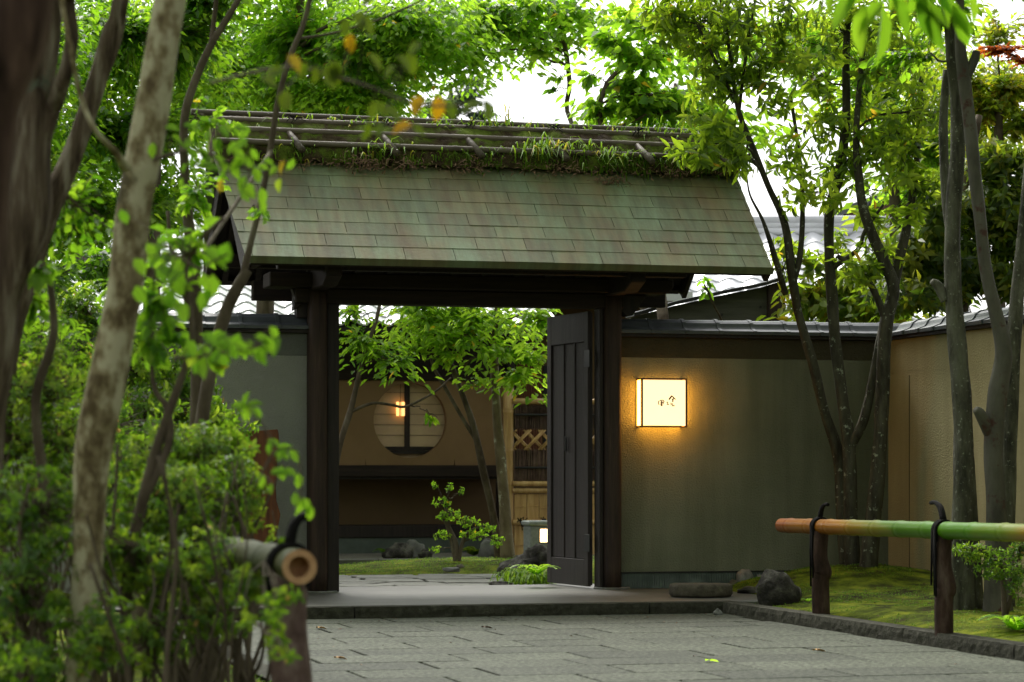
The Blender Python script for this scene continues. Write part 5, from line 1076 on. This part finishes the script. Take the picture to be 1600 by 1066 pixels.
# ---- right: slim trees by the corner
p0_ = gnd(1335, 888, .24); Yr = p0_.y
plant('tree', 'dark slim tree curving up from the mossy corner past the gate roof', 'tree', tuple(p0_),
      [[(1322, 905, Yr, 9), (1315, 800, Yr, 9), (1310, 712, Yr, 9), (1287, 640, Yr-.1, 8), (1268, 560, Yr-.2, 8), (1248, 490, Yr-.2, 7), (1238, 430, Yr-.3, 7), (1226, 350, Yr-.3, 6), (1200, 290, Yr-.4, 5), (1172, 220, Yr-.4, 4.5), (1152, 165, Yr-.5, 4), (1140, 80, Yr-.5, 3), (1120, -40, Yr-.5, 3)],
       [(1240, 440, Yr-.3, 5), (1250, 400, Yr-.3, 4.5), (1254, 330, Yr-.3, 4), (1250, 250, Yr-.3, 3), (1235, 150, Yr-.3, 3)],
       [(1228, 460, Yr-.2, 5), (1210, 400, Yr-.3, 4.5), (1192, 345, Yr-.3, 2.8), (1172, 305, Yr-.3, 1.8), (1166, 270, Yr-.3, 1.0), (1158, 240, Yr-.3, .6)], [(1152, 165, Yr-.5, 3), (1120, 100, Yr-.6, 2.5), (1090, 40, Yr-.7, 2)], [(1155, 170, Yr-.5, 3), (1165, 90, Yr-.5, 2.5), (1180, 0, Yr-.5, 2)]],
      [(1100, 40, Yr-.6, 91.5, 66, 46), (1040, 25, Yr-.7, 54.9, 42, 16), (1160, 60, Yr-.5, 73.2, 72, 37), (1120, 120, Yr-.6, 73.2, 42, 27), (1200, 130, Yr-.5, 61, 48, 16), (1225, 40, Yr-.5, 61, 60, 21), (1110, -60, Yr-.5, 170.8, 72, 37),
       (1100, 200, Yr-1.0, 48.8, 26.4, 12), (1085, 235, Yr-1.2, 41.48, 28.8, 13), (1135, 225, Yr-1.1, 36.6, 31.2, 11), (1150, 250, Yr-1.1, 29.28, 21.6, 7), (1235, 240, Yr-.4, 48.8, 48, 13), (1230, 420, Yr-.1, 24.4, 43.2, 4)], M['olive'], M['bark_lichen'], (.12, .036), 10, whorl=True, tone=(.55, .25))
plant('tree', 'lichen spotted tree with two upright stems in front of the wall corner', 'tree', tuple(gnd(1345, 892, .24)),
      [[(1333, 905, Yr-.2, 14), (1330, 830, Yr-.2, 12), (1328, 740, Yr-.2, 11), (1326, 690, Yr-.2, 11), (1316, 620, Yr-.2, 9.5), (1306, 540, Yr-.2, 9), (1300, 460, Yr-.2, 9), (1296, 400, Yr-.2, 8), (1296, 330, Yr-.2, 8), (1312, 270, Yr-.2, 8), (1322, 180, Yr-.2, 7), (1322, 80, Yr-.2, 6), (1330, -60, Yr-.2, 5)],
       [(1328, 700, Yr-.2, 8), (1350, 655, Yr-.3, 7.5), (1364, 590, Yr-.3, 7), (1376, 530, Yr-.3, 7), (1392, 470, Yr-.3, 8), (1404, 410, Yr-.3, 8), (1420, 340, Yr-.3, 7), (1432, 250, Yr-.3, 5), (1440, 120, Yr-.3, 4)],
       [(1299, 420, Yr-.2, 5), (1340, 390, Yr-.3, 3.5), (1352, 360, Yr-.3, 3), (1380, 320, Yr-.3, 2)]],
      [(1320, 60, Yr-.2, 85.4, 72, 37), (1250, 120, Yr-.4, 61, 60, 21), (1380, 110, Yr-.3, 85.4, 72, 37), (1300, 190, Yr-.2, 73.2, 48, 24), (1390, 210, Yr-.3, 73.2, 60, 34), (1340, 250, Yr-.2, 73.2, 48, 24), (1270, 300, Yr-.4, 61, 48, 18), (1430, 290, Yr-.4, 61, 72, 34), (1350, 330, Yr-.3, 48.8, 36, 7), (1370, 400, Yr-.4, 48.8, 36, 12), (1340, -80, Yr-.2, 268.4, 96, 55)],
      M['olive'], M['bark_lichen'], (.11, .036), 10, whorl=True, tone=(.62, .25))
plant('tree', 'lichen spotted tree leaning over the wall corner and kinking at the cap', 'tree', tuple(gnd(1362, 893, .22)),
      [[(1356, 905, Yr-.4, 16), (1362, 830, Yr-.4, 13), (1372, 740, Yr-.4, 12), (1378, 640, Yr-.4, 11), (1380, 560, Yr-.4, 11), (1386, 500, Yr-.4, 11), (1396, 450, Yr-.4, 10), (1380, 405, Yr-.4, 9), (1364, 370, Yr-.4, 8.5), (1350, 330, Yr-.4, 8), (1342, 280, Yr-.4, 7), (1338, 200, Yr-.4, 5), (1350, 60, Yr-.4, 4)],
       [(1384, 500, Yr-.4, 6), (1360, 445, Yr-.4, 5), (1330, 415, Yr-.4, 4.5), (1308, 400, Yr-.4, 3.5)]],
      [(1290, 410, Yr-.2, 21.96, 36, 3), (1352, 430, Yr-.5, 43.92, 31.2, 12), (1450, 180, Yr-.6, 48.8, 72, 21), (1400, 30, Yr-.5, 85.4, 48, 24)], M['olive'], M['bark_lichen'], (.11, .036), 10, whorl=True, tone=(.6, .22))
# large smooth grey trunks
pg = gnd(1520, 952, .13); Yg = pg.y
plant('tree', 'smooth grey trunk with pale flecks, leftmost of the pair behind the bamboo rail', 'tree', tuple(gnd(1502, 952, .13)),
      [[(1500, 965, Yg, 24.3), (1502, 900, Yg, 19.8), (1504, 780, Yg, 16.0), (1504, 640, Yg, 15.2), (1494, 520, Yg, 14.4), (1488, 420, Yg, 13.6), (1490, 320, Yg, 12.8), (1496, 240, Yg, 12.0), (1494, 150, Yg, 10.4), (1486, 70, Yg, 9.6), (1480, -40, Yg, 8.0), (1470, -250, Yg, 6.4)],
       [(1522, 955, Yg+.05, 15.3), (1520, 850, Yg+.05, 12.0), (1514, 740, Yg+.05, 9.6), (1508, 640, Yg, 7.2)],
       [(1488, 380, Yg+.1, 8.8), (1478, 300, Yg+.2, 8.0), (1474, 200, Yg+.2, 7.2), (1480, 110, Yg+.2, 6.4)], [(1478, 470, Yg, 8.8), (1466, 448, Yg, 8.0), (1456, 440, Yg-.02, 4.8)]],
      [(1470, 20, Yg, 80, 40, 34), (1400, 90, Yg, 60, 30, 22), (1460, -120, Yg, 200, 80, 60)], M['maple'], M['bark_smooth'], (.07, .04), 9)
plant('tree', 'grey trunk with peeling reddish scars that bends and forks, beside the smooth trunk', 'tree', tuple(gnd(1558, 955, .13)),
      [[(1560, 970, Yg-.2, 25.2), (1558, 900, Yg-.2, 19.8), (1556, 780, Yg-.2, 16.0), (1552, 700, Yg-.2, 15.2), (1558, 620, Yg-.2, 15.2), (1568, 550, Yg-.2, 13.6), (1556, 490, Yg-.2, 11.2), (1540, 420, Yg-.2, 10.4), (1532, 350, Yg-.2, 10.4), (1524, 280, Yg-.2, 10.4), (1516, 200, Yg-.2, 10.4), (1506, 120, Yg-.2, 10.4), (1500, 60, Yg-.2, 8.0), (1500, -60, Yg-.2, 6.4)],
       [(1506, 130, Yg-.2, 7.2), (1522, 95, Yg-.2, 7.2), (1526, 80, Yg-.2, 5.6)], [(1548, 680, Yg-.2, 10.4), (1532, 648, Yg-.25, 8.8), (1524, 640, Yg-.27, 5.6)]],
      [(1560, -60, Yg, 90, 60, 30)], M['maple'], mat('scarred_grey_bark', [(.35, (.045, .042, .032)), (.55, (.085, .08, .06)), (.75, (.12, .115, .09))], 6, .8, (1, 1, .4), .5, 30, spots=(3.3, .56, (.06, .028, .02)), spec=.2), (.07, .04), 9)
plant('tree', 'grey trunk leaning away at the edge of the picture beyond the scarred trunk', 'tree', tuple(gnd(1585, 955, .13)),
      [[(1568, 965, Yg+.2, 18.0), (1572, 850, Yg+.2, 13.6), (1576, 720, Yg+.2, 12.8), (1580, 600, Yg+.2, 12.0), (1588, 480, Yg+.2, 11.2), (1596, 400, Yg+.2, 10.4), (1604, 320, Yg+.2, 9.6), (1615, 150, Yg+.2, 8.0), (1620, -50, Yg+.2, 6.4)]],
      [(1600, -60, Yg, 90, 60, 30)], M['maple'], M['bark_smooth'], (.07, .04), 9)
# red maple sprig, shrub and ferns at the right edge
plant('red_maple', 'sprig of orange red maple leaves against the sky at the right edge', 'tree', tuple(P(1660, 920, 21)),
      [[(1660, 935, 21, 8), (1665, 500, 21, 7), (1650, 250, 21, 5), (1620, 120, 21, 3), (1580, 85, 21, 2)]], [(1565, 78, 21, 42, 9, 60), (1600, 95, 21, 34, 11, 40), (1640, 70, 21, 40, 20, 40)], M['red'], M['bark_thin'], (.045, .02), 9, droop=.1)
plant('small_shrub', 'low spreading evergreen shrub under the end of the green bamboo rail', 'shrub', tuple(gnd(1570, 960, .12)),
      [[(1570, 965, Yg-1.2, 5), (1566, 900, Yg-1.2, 4), (1555, 870, Yg-1.2, 3)], [(1572, 960, Yg-1.2, 4), (1590, 890, Yg-1.2, 3)]],
      [(1520, 862, Yg-1.2, 40, 14, 60), (1560, 880, Yg-1.2, 50, 26, 90), (1595, 850, Yg-1.2, 20, 24, 30), (1590, 910, Yg-1.3, 20, 40, 30)], M['azalea'], M['bark_thin'], (.03, .010), 9, whorl=True, tone=(.45, .2))
def fern(label, px, py, z, n, L, lm='bright', tone=.5, name='fern', spread=1.0, wid=.3):
    p = gnd(px, py, z); t = thing(name, label, 'plant', tuple(p), False); C, D, N, Ls, Ws = [], [], [], [], []
    for k in range(n):
        a = k*2.4; ln = L*RNG.uniform(.7, 1.1); d = np.array([math.cos(a)*spread, math.sin(a)*spread, 0]); pts = [np.array(p)+d*ln*s*.8+np.array([0, 0, ln*(.95*s-.75*s*s)]) for s in np.linspace(0, 1, 7)]
        MB().tube(pts, [.003, .003, .0025, .002, .002, .0015, .001], 4).build('frond', M['grass'], t)
        for i in range(1, 7):
            for s in np.linspace(0, 1, 4)[:-1]:
                q = pts[i-1]+(pts[i]-pts[i-1])*s; dr_ = unit(pts[i]-pts[i-1]); sd = np.cross(dr_, [0, 0, 1.])
                for sg in (1, -1): C.append(q); D.append(sd*sg+dr_*.5); N.append((0, 0, 1)); Ls.append(ln*wid*(1-i/8)); Ws.append(ln*wid*.28)
    leaf_mesh('leaflets', C, D, N, Ls, Ws, RNG.normal(tone, .15, len(C)), t, M[lm], simple=True); return t
fern('fresh green fern on the moss at the far end of the kerb', 1590, 985, .10, 9, .30)
fern('small fern between the two grey trunks', 1530, 945, .12, 6, .16)
fern('tiny fern at the foot of the first rail post', 1262, 940, .12, 5, .07)
fern('small fern before the brown cracked rock across the courtyard', 606, 868, .08, 8, .24, 'azalea', .3)
fern('dark fern beside the grey boulder in the shade of the tea house', 740, 868, .08, 9, .30, 'dark_leaf', .6)
fern('fern growing out of the big wet rock by the door', 838, 898, .18, 8, .26, tone=.8)
C = []
for i in range(700):
    px = RNG.normal(835, 22); py = RNG.normal(911, 4)
    if px > 864 or py > 915.5: continue
    p = gnd(px, py, .05); C.append(tuple(p))
gr = blades('courtyard_grass', C, RNG.uniform(.07, .2, len(C)), RNG.uniform(.6, 1.5, len(C)), M['grass'], None, .009, RNG.uniform(.2, .95, len(C))); tag(gr, 'clump of strappy bright green grass in front of the wet rock by the door', 'grass', kind='stuff')
# ---- courtyard trees seen through the gate
Yc = 25.6
plant('courtyard_tree', 'pale lichen blotched courtyard tree standing straight before the bamboo fence post', 'tree', tuple(gnd(791, 873, .15)),
      [[(793, 876, Yc, 13), (789, 800, Yc, 9), (783, 720, Yc, 8), (776, 640, Yc, 7), (772, 560, Yc, 6.5), (776, 500, Yc, 5), (782, 440, Yc, 4), (790, 300, Yc, 3)]],
      [(740, 500, Yc, 70, 26, 60), (700, 530, Yc-.3, 60, 22, 44), (780, 550, Yc-.3, 45, 26, 36), (810, 590, Yc-.4, 36, 22, 30), (850, 500, Yc-.6, 30, 22, 22), (840, 560, Yc-.5, 26, 26, 16), (660, 500, Yc, 60, 22, 40), (700, 470, Yc, 90, 24, 40)], M['bright'], mat('blotched_courtyard_bark', [(.35, (.10, .075, .04)), (.65, (.2, .16, .10))], 8, .85, (1, 1, .5), .5, 24, spots=(9, .58, (.38, .38, .28)), spec=.2), (.09, .042), 10, droop=.12, up=1.0, tone=(.8, .2))  # raised leaf tone: courtyard sunlight put into the colour
plant('courtyard_tree', 'dark leaning courtyard tree with two stems crossing the moon window', 'tree', tuple(gnd(780, 870, .15)),
      [[(782, 872, Yc+.2, 10), (772, 810, Yc+.1, 6), (755, 735, Yc, 6), (738, 660, Yc, 5), (716, 600, Yc, 4), (694, 545, Yc, 4), (670, 500, Yc, 3), (650, 460, Yc, 2.5)],
       [(745, 690, Yc, 3.5), (722, 652, Yc, 3), (695, 605, Yc, 3), (676, 570, Yc, 2.4), (672, 540, Yc, 2)], [(712, 594, Yc, 2.4), (722, 575, Yc, 2.4), (735, 562, Yc, 2), (748, 558, Yc, 1.6)]],
      [(650, 545, Yc-.2, 45, 16, 26), (690, 560, Yc-.3, 40, 16, 22), (740, 600, Yc-.4, 22, 16, 8), (650, 480, Yc-.1, 50, 16, 26)], M['bright'], M['bark_thin'], (.075, .036), 8, droop=.12, up=1.1)
plant('courtyard_tree', 'thin courtyard tree with a low sideways branch in front of the moon window', 'tree', tuple(P(500, 940, 24)),
      [[(505, 882, 24, 7), (515, 780, 24, 5.5), (530, 700, 24, 5), (548, 640, 24, 4.5), (560, 590, 24, 4), (572, 545, 24, 3.5), (588, 500, 24, 3), (598, 450, 24, 2.4)],
       [(550, 643, 24, 2.6), (570, 634, 24, 2.4), (588, 630, 24, 2.2), (612, 633, 24, 2.2), (630, 636, 24, 2.2), (650, 629, 24, 2), (680, 612, 24, 1.6), (705, 590, 24, 1.2)]],
      [(560, 530, 24, 40, 22, 34), (600, 555, 24, 40, 18, 28), (545, 490, 24, 30, 16, 16), (625, 565, 23.8, 26, 12, 12), (680, 655, 24.2, 14, 6, 3)], M['maple'], M['bark_thin'], (.075, .034), 8, droop=.12, up=1.0, tone=(.55, .3))
plant('courtyard_shrub', 'small twiggy shrub with fresh green rosettes growing from the courtyard moss', 'shrub', tuple(gnd(712, 884, .13)),
      [[(714, 886, 24.8, 5), (712, 850, 24.8, 4), (700, 820, 24.8, 3), (696, 790, 24.8, 2)], [(715, 885, 24.8, 4), (722, 850, 24.8, 3), (735, 830, 24.8, 2.4), (755, 822, 24.8, 1.6)], [(712, 884, 24.8, 3), (704, 840, 24.8, 3), (690, 800, 24.8, 2)]],
      [(678, 758, 24.8, 5, 6, 4), (704, 762, 24.8, 6, 8, 5), (722, 768, 24.8, 5, 6, 4), (690, 785, 24.8, 16, 8, 14), (700, 805, 24.8, 24, 10, 24), (730, 815, 24.8, 22, 8, 18), (760, 825, 24.8, 18, 8, 14), (735, 835, 24.8, 30, 8, 22), (690, 835, 24.8, 18, 10, 12), (680, 860, 24.8, 10, 8, 7), (780, 845, 24.8, 14, 10, 10)], M['bright'], M['bark_thin'], (.032, .015), 9, whorl=True, tone=(.6, .2))
_ct = sorted([o for o in bpy.data.objects if o.name.startswith('courtyard_tree')], key=lambda o: o.name)
layered(_ct[0], M['bright'], [(730, 505, 25.4, 90, 26, 24, 11), (690, 488, 25.6, 70, 20, 16, 12), (775, 560, 25.2, 50, 36, 14, 10), (820, 600, 25.0, 36, 22, 7, 9), (845, 520, 24.6, 26, 36, 7, 9), (640, 510, 25.4, 50, 22, 8, 10), (790, 490, 25.4, 70, 18, 14, 12)], .095, .46, .85, simple=False)  # tone lifted here too, to make the leaves look sunlit
layered(_ct[2], M['bright'], [(570, 540, 24, 46, 34, 14, 11), (620, 570, 23.8, 34, 14, 6, 10), (540, 500, 24, 26, 20, 6, 10)], .09, .42, .55, simple=False)
# ---- behind the roof: the bright canopy
GB = 'trees filling the background behind the gate'
def bgtree(label, trunk, clumps, lm, leaf, per, tone=(.5, .25), **k): return plant('background_tree', label, 'tree', (trunk[0][1], trunk[0][2], trunk[0][3]) if trunk[0][0] == 'w' else tuple(P(*trunk[0][:3])), [trunk], clumps, M[lm], M['bark_thin'], leaf, per, simple=True, tone=tone, **k)
bgtree('broad bright maple behind the left part of the gate ridge', [(400, 880, 27, 16), (410, 600, 27, 14), (420, 350, 27, 12), (440, 150, 27, 9), (470, 0, 27, 6), (480, -150, 27, 4)],
       [(340, 120, 27, 90, 60, 200), (470, 60, 27, 90, 70, 230), (450, 140, 26.5, 90, 40, 180), (580, 70, 26, 80, 60, 200), (560, 150, 26.5, 80, 30, 150), (640, 40, 25.5, 60, 40, 120), (400, -60, 27, 200, 80, 140), (640, 110, 26, 30, 20, 40)], 'bright', (.10, .05), 13, tone=(.6, .25))
bgtree('tall maple filling the gap between the pale trunk and the gate', [(230, 940, 24, 16), (235, 600, 24, 14), (240, 300, 24, 11), (250, 60, 24, 7), (255, -100, 24, 4)],
       [(170, 60, 24, 90, 80, 190), (150, 200, 23.5, 80, 70, 170), (250, 200, 23.5, 60, 60, 120), (230, 330, 23, 60, 50, 90), (290, 60, 24, 80, 70, 170), (130, 330, 23, 50, 60, 90), (340, 0, 24, 80, 50, 120)], 'maple', (.10, .05), 13, tone=(.5, .28))
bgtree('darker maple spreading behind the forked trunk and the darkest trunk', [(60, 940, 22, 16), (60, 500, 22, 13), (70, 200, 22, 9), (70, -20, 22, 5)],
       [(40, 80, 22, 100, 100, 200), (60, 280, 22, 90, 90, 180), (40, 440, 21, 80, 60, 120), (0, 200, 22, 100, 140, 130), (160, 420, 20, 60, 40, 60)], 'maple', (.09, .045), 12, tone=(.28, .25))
bgtree('airy sapling with paired branches before the white sky above the ridge', [(1008, 940, 24, 9), (1008, 500, 24, 7), (975, 340, 24.3, 6), (938, 190, 24.6, 4.5), (945, 140, 24.6, 4), (968, 110, 24.6, 3), (1010, 95, 24.6, 2), (1050, 85, 24.6, 2)],
       [(960, 60, 24.6, 44, 34, 34), (1010, 90, 24.6, 44, 24, 28), (985, 130, 24.6, 40, 20, 22), (940, 170, 24.6, 26, 14, 16), (1000, 30, 24.6, 50, 30, 30), (1010, 165, 24.6, 60, 20, 44), (920, 115, 24.6, 14, 14, 5), (1060, 160, 24.6, 40, 26, 34), (1120, 180, 24.6, 50, 16, 28)], 'bright', (.13, .075), 8, tone=(.6, .2))
bgtree('slim twin stemmed tree dangling leaf sprays into the white sky', [(1036, 940, 23, 10), (1036, 500, 23, 9), (990, 330, 25, 6), (892, 190, 27, 4), (890, 130, 27, 4), (882, 70, 27, 4), (866, 20, 27, 3.5), (850, -40, 27, 3)],
       [(800, 50, 26.5, 36, 30, 26), (840, 78, 26.5, 30, 14, 14), (900, 20, 27, 50, 24, 30), (870, 120, 27, 12, 8, 3), (865, 140, 27, 6, 6, 2), (760, 20, 26.5, 60, 40, 60), (700, 60, 26.5, 50, 40, 60), (740, 90, 26.5, 24, 14, 12), (830, 10, 26.5, 60, 20, 30), (930, -40, 26.5, 90, 30, 50)], 'bright', (.12, .06), 8, tone=(.6, .25))
bgtree('loose pale blue green pine far beyond the ridge', [(700, 880, 48, 10), (700, 500, 48, 9), (700, 250, 48, 6), (705, 130, 48, 3)],
       [(690, 170, 48, 50, 22, 120), (730, 150, 48, 30, 16, 60), (740, 125, 48, 20, 10, 30), (760, 180, 48, 24, 10, 30)], 'pine', (.16, .04), 14)
bgtree('second far pine showing pale between the saplings and the dark slim tree', [(1055, 880, 50, 10), (1055, 400, 50, 8), (1055, 130, 50, 3)], [(1055, 160, 50, 36, 30, 110)], 'pine', (.16, .04), 14)
# ---- behind the right wall
bgtree('lime green bush rising over the lantern wall cap', [(1290, 940, 23, 8), (1290, 600, 23, 7), (1300, 450, 23, 4)],
       [(1270, 410, 23, 20, 24, 10), (1260, 465, 23, 40, 24, 40), (1320, 450, 23, 50, 30, 80), (1390, 470, 23, 50, 24, 80), (1330, 480, 23, 90, 16, 90), (1230, 400, 23, 22, 30, 14), (1310, 380, 23, 16, 24, 10)], 'yellow', (.13, .05), 8, tone=(.35, .22), whorl=True)
bgtree('dense dark evergreen behind the tan wall and the grey trunks', [(1500, 940, 22, 16), (1500, 500, 22, 14), (1510, 300, 22, 9), (1530, 180, 22, 5)],
       [(1430, 400, 21.6, 50, 60, 120), (1500, 420, 21.6, 60, 50, 120), (1570, 330, 21.6, 70, 70, 190), (1580, 430, 21.6, 60, 40, 100), (1460, 330, 21.6, 40, 50, 70), (1560, 250, 21.6, 50, 30, 100), (1420, 460, 21.4, 70, 24, 60), (1640, 300, 21.6, 60, 120, 120)], 'dark_leaf', (.11, .042), 10, tone=(.5, .25), whorl=True)
bgtree('yellow tipped tree rising above the dark evergreen', [(1560, 940, 24, 14), (1560, 400, 24, 10), (1560, 150, 24, 6)],
       [(1530, 170, 24, 40, 30, 90), (1580, 140, 24, 40, 30, 90), (1500, 130, 24, 40, 40, 50), (1600, 190, 24, 40, 30, 60), (1560, 40, 24, 60, 30, 40)], 'yellow', (.09, .04), 10, tone=(.55, .25))
bgtree('leafy tree behind the slim corner trees', [(1400, 940, 26, 14), (1400, 400, 26, 10), (1390, 150, 26, 6)],
       [(1400, 230, 26, 50, 50, 80), (1440, 320, 26, 40, 50, 60), (1360, 150, 26, 60, 50, 60), (1430, 80, 26, 50, 60, 60), (1480, 230, 26, 40, 60, 60), (1260, 60, 26, 60, 50, 40)], 'bright', (.12, .05), 9, tone=(.6, .25))
plant('wall_sapling', 'sapling twig with five broad lime leaves under the right gate eave', 'tree', tuple(P(1105, 940, 21)), [[(1150, 880, 22.5, 2), (1140, 560, 22.5, 2), (1112, 470, 21.8, 2), (1100, 445, 21.8, 1.5)]], [(1100, 450, 21.8, 18, 10, 4)], M['bright'], M['bark_thin'], (.10, .05), 6, whorl=True)
# layered foliage of the background trees
BT = {o['label'].split(' ')[0]+o['label'].split(' ')[1]: o for o in bpy.data.objects if o.name.startswith('background_tree')}
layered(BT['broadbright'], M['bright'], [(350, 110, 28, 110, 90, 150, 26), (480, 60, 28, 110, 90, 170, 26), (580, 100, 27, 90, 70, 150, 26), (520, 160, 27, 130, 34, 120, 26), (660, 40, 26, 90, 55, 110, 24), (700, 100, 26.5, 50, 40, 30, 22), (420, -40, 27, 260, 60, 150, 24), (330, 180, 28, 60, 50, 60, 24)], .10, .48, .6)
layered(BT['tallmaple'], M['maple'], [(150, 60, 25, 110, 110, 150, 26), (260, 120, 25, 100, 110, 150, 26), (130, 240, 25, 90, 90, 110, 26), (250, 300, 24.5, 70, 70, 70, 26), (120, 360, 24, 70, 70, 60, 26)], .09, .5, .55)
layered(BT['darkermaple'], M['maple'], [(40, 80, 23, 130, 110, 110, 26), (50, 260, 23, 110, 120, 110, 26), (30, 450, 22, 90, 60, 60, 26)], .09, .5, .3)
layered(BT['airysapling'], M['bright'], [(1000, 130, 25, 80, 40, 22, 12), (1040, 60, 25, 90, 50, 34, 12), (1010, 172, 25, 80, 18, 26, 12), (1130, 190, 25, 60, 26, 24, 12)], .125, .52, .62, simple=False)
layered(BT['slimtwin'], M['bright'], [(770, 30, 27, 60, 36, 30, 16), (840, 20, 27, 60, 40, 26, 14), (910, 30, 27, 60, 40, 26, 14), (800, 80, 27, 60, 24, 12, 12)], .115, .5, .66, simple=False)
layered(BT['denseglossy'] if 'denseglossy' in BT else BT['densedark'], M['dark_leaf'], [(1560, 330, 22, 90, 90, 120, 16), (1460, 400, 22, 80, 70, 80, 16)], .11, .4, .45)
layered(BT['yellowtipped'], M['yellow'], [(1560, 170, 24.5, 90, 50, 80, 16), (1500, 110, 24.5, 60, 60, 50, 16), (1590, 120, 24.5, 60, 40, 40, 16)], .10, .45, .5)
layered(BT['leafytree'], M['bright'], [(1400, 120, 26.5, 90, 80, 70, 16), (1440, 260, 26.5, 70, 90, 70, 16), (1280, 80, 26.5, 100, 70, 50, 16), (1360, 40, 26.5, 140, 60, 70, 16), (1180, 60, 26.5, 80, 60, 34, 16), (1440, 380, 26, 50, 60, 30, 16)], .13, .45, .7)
layered(BT['limegreen'], M['yellow'], [(1340, 478, 23.3, 100, 24, 46, 14)], .13, .42, .4, simple=False)
C, D, N = [], [], []
for i in range(170):
    u, v = RNG.uniform(UK+.12, UC-.05), -abs(RNG.normal(0, 3))-.05; q = GW(u, v); C.append((q.x, q.y, moss_h(u, v)+.006)); D.append((RNG.normal(), RNG.normal(), .1)); N.append((RNG.normal()*.3, RNG.normal()*.3, 1))
for i in range(90):
    u, v = RNG.uniform(-2, 3), RNG.uniform(3.8, 6.5); q = GW(u, v); C.append((q.x, q.y, court_h(u, v)+.01)); D.append((RNG.normal(), RNG.normal(), .1)); N.append((RNG.normal()*.3, RNG.normal()*.3, 1))
for i in range(60):
    u, v = RNG.uniform(UL, UK), VF-RNG.uniform(0, 5)**1.0*(1 if i % 2 else .1); q = GW(u, v); C.append((q.x, q.y, .006)); D.append((RNG.normal(), RNG.normal(), .05)); N.append((RNG.normal()*.2, RNG.normal()*.2, 1))
ml_ = leaf_mesh('fallen_litter', C, D, N, RNG.uniform(.012, .032, len(C)), RNG.uniform(.006, .014, len(C)), RNG.uniform(0, 1, len(C)), None, M['dead_leaf'], simple=True)
tag(ml_, 'tiny dry leaves and bud scales scattered over the moss and the paving', 'leaf litter', kind='stuff')
# ---- stray leaves on the paving
for (px, py, lab, mm) in ((527, 1029, 'orange fallen leaf on the paving near the near bamboo post', 'yellow_leaf'), (1276, 1017, 'orange fallen leaf on the paving near the long kerb', 'yellow_leaf'), (1108, 1033, 'pale green fallen leaf lying on the grey paving', 'bright'), (757, 981, 'small tan fallen leaf in the middle of the paving', 'dead_leaf'), (498, 982, 'dull yellow fallen leaf by the threshold kerb', 'yellow_leaf')):
    p = gnd(px, py, .008); o = leaf_mesh('fallen_leaf', [(0, 0, .004), (0, 0, .005), (0, 0, .006)], [(1, .2, 0), (.3, 1, 0), (-.4, .8, 0)], [(0, 0, 1)]*3, [.055, .05, .04], [.03, .028, .025], np.array([.9, .9, .9]), None, M[mm], kind=None)
    o.location = p; tag(o, lab, 'leaf')

# ---- unseen crowns overhead and leaf masses all round, added to shade the drive and walls
def crown(name, par, cs, lsize, m, kind='stuff'):
    C, D, N, L = [], [], [], []
    for (x, y, z, rx, ry, rz_, n) in cs:
        q = unit(RNG.normal(0, 1, (n, 3)))*RNG.uniform(0, 1, (n, 1))**.4*np.array([rx, ry, rz_])+np.array([x, y, z]); C.append(q)
    C = np.concatenate(C); n = len(C)
    return leaf_mesh(name, C, RNG.normal(0, 1, (n, 3)), np.array([0, 0, .8])+RNG.normal(0, .5, (n, 3)), lsize*RNG.uniform(.7, 1.3, n), lsize*.55*RNG.uniform(.7, 1.3, n), RNG.uniform(.1, .8, n), par, m, simple=True, kind=kind)
hc = plant('tree', 'old tree whose high crown roofs the drive beyond the darkest trunk', 'tree', (-6.5, 9, 0), [[('w', -6.5, 9, -.05, .26), ('w', -6.3, 9.2, 2.5, .22), ('w', -5.8, 9.4, 5, .17), ('w', -5, 9.6, 7, .10)], [('w', -6.2, 9.2, 3.2, .12), ('w', -4.5, 10, 5.2, .09), ('w', -2.5, 11, 6.4, .05)]], [], M['maple'], M['bark_dark'])
crown('foliage', hc, SHADE_CROWN_L, .26, M['maple'])
hc2 = plant('tree', 'unseen tree added so that its high crown shades the green bamboo rail', 'tree', (6.2, 10, 0), [[('w', 6.2, 10, -.05, .24), ('w', 6.0, 10, 2.5, .20), ('w', 5.5, 10, 5, .15), ('w', 4.9, 10.2, 7, .10)]], [], M['maple'], M['bark_dark'])
crown('foliage', hc2, SHADE_CROWN_R, .26, M['maple'])
wd = crown('shade_woodland', None, SHADE_WOOD, .5, M['dark_leaf']); tag(wd, 'surrounding woodland that closes off the drive on the near side', 'shade_woodland')
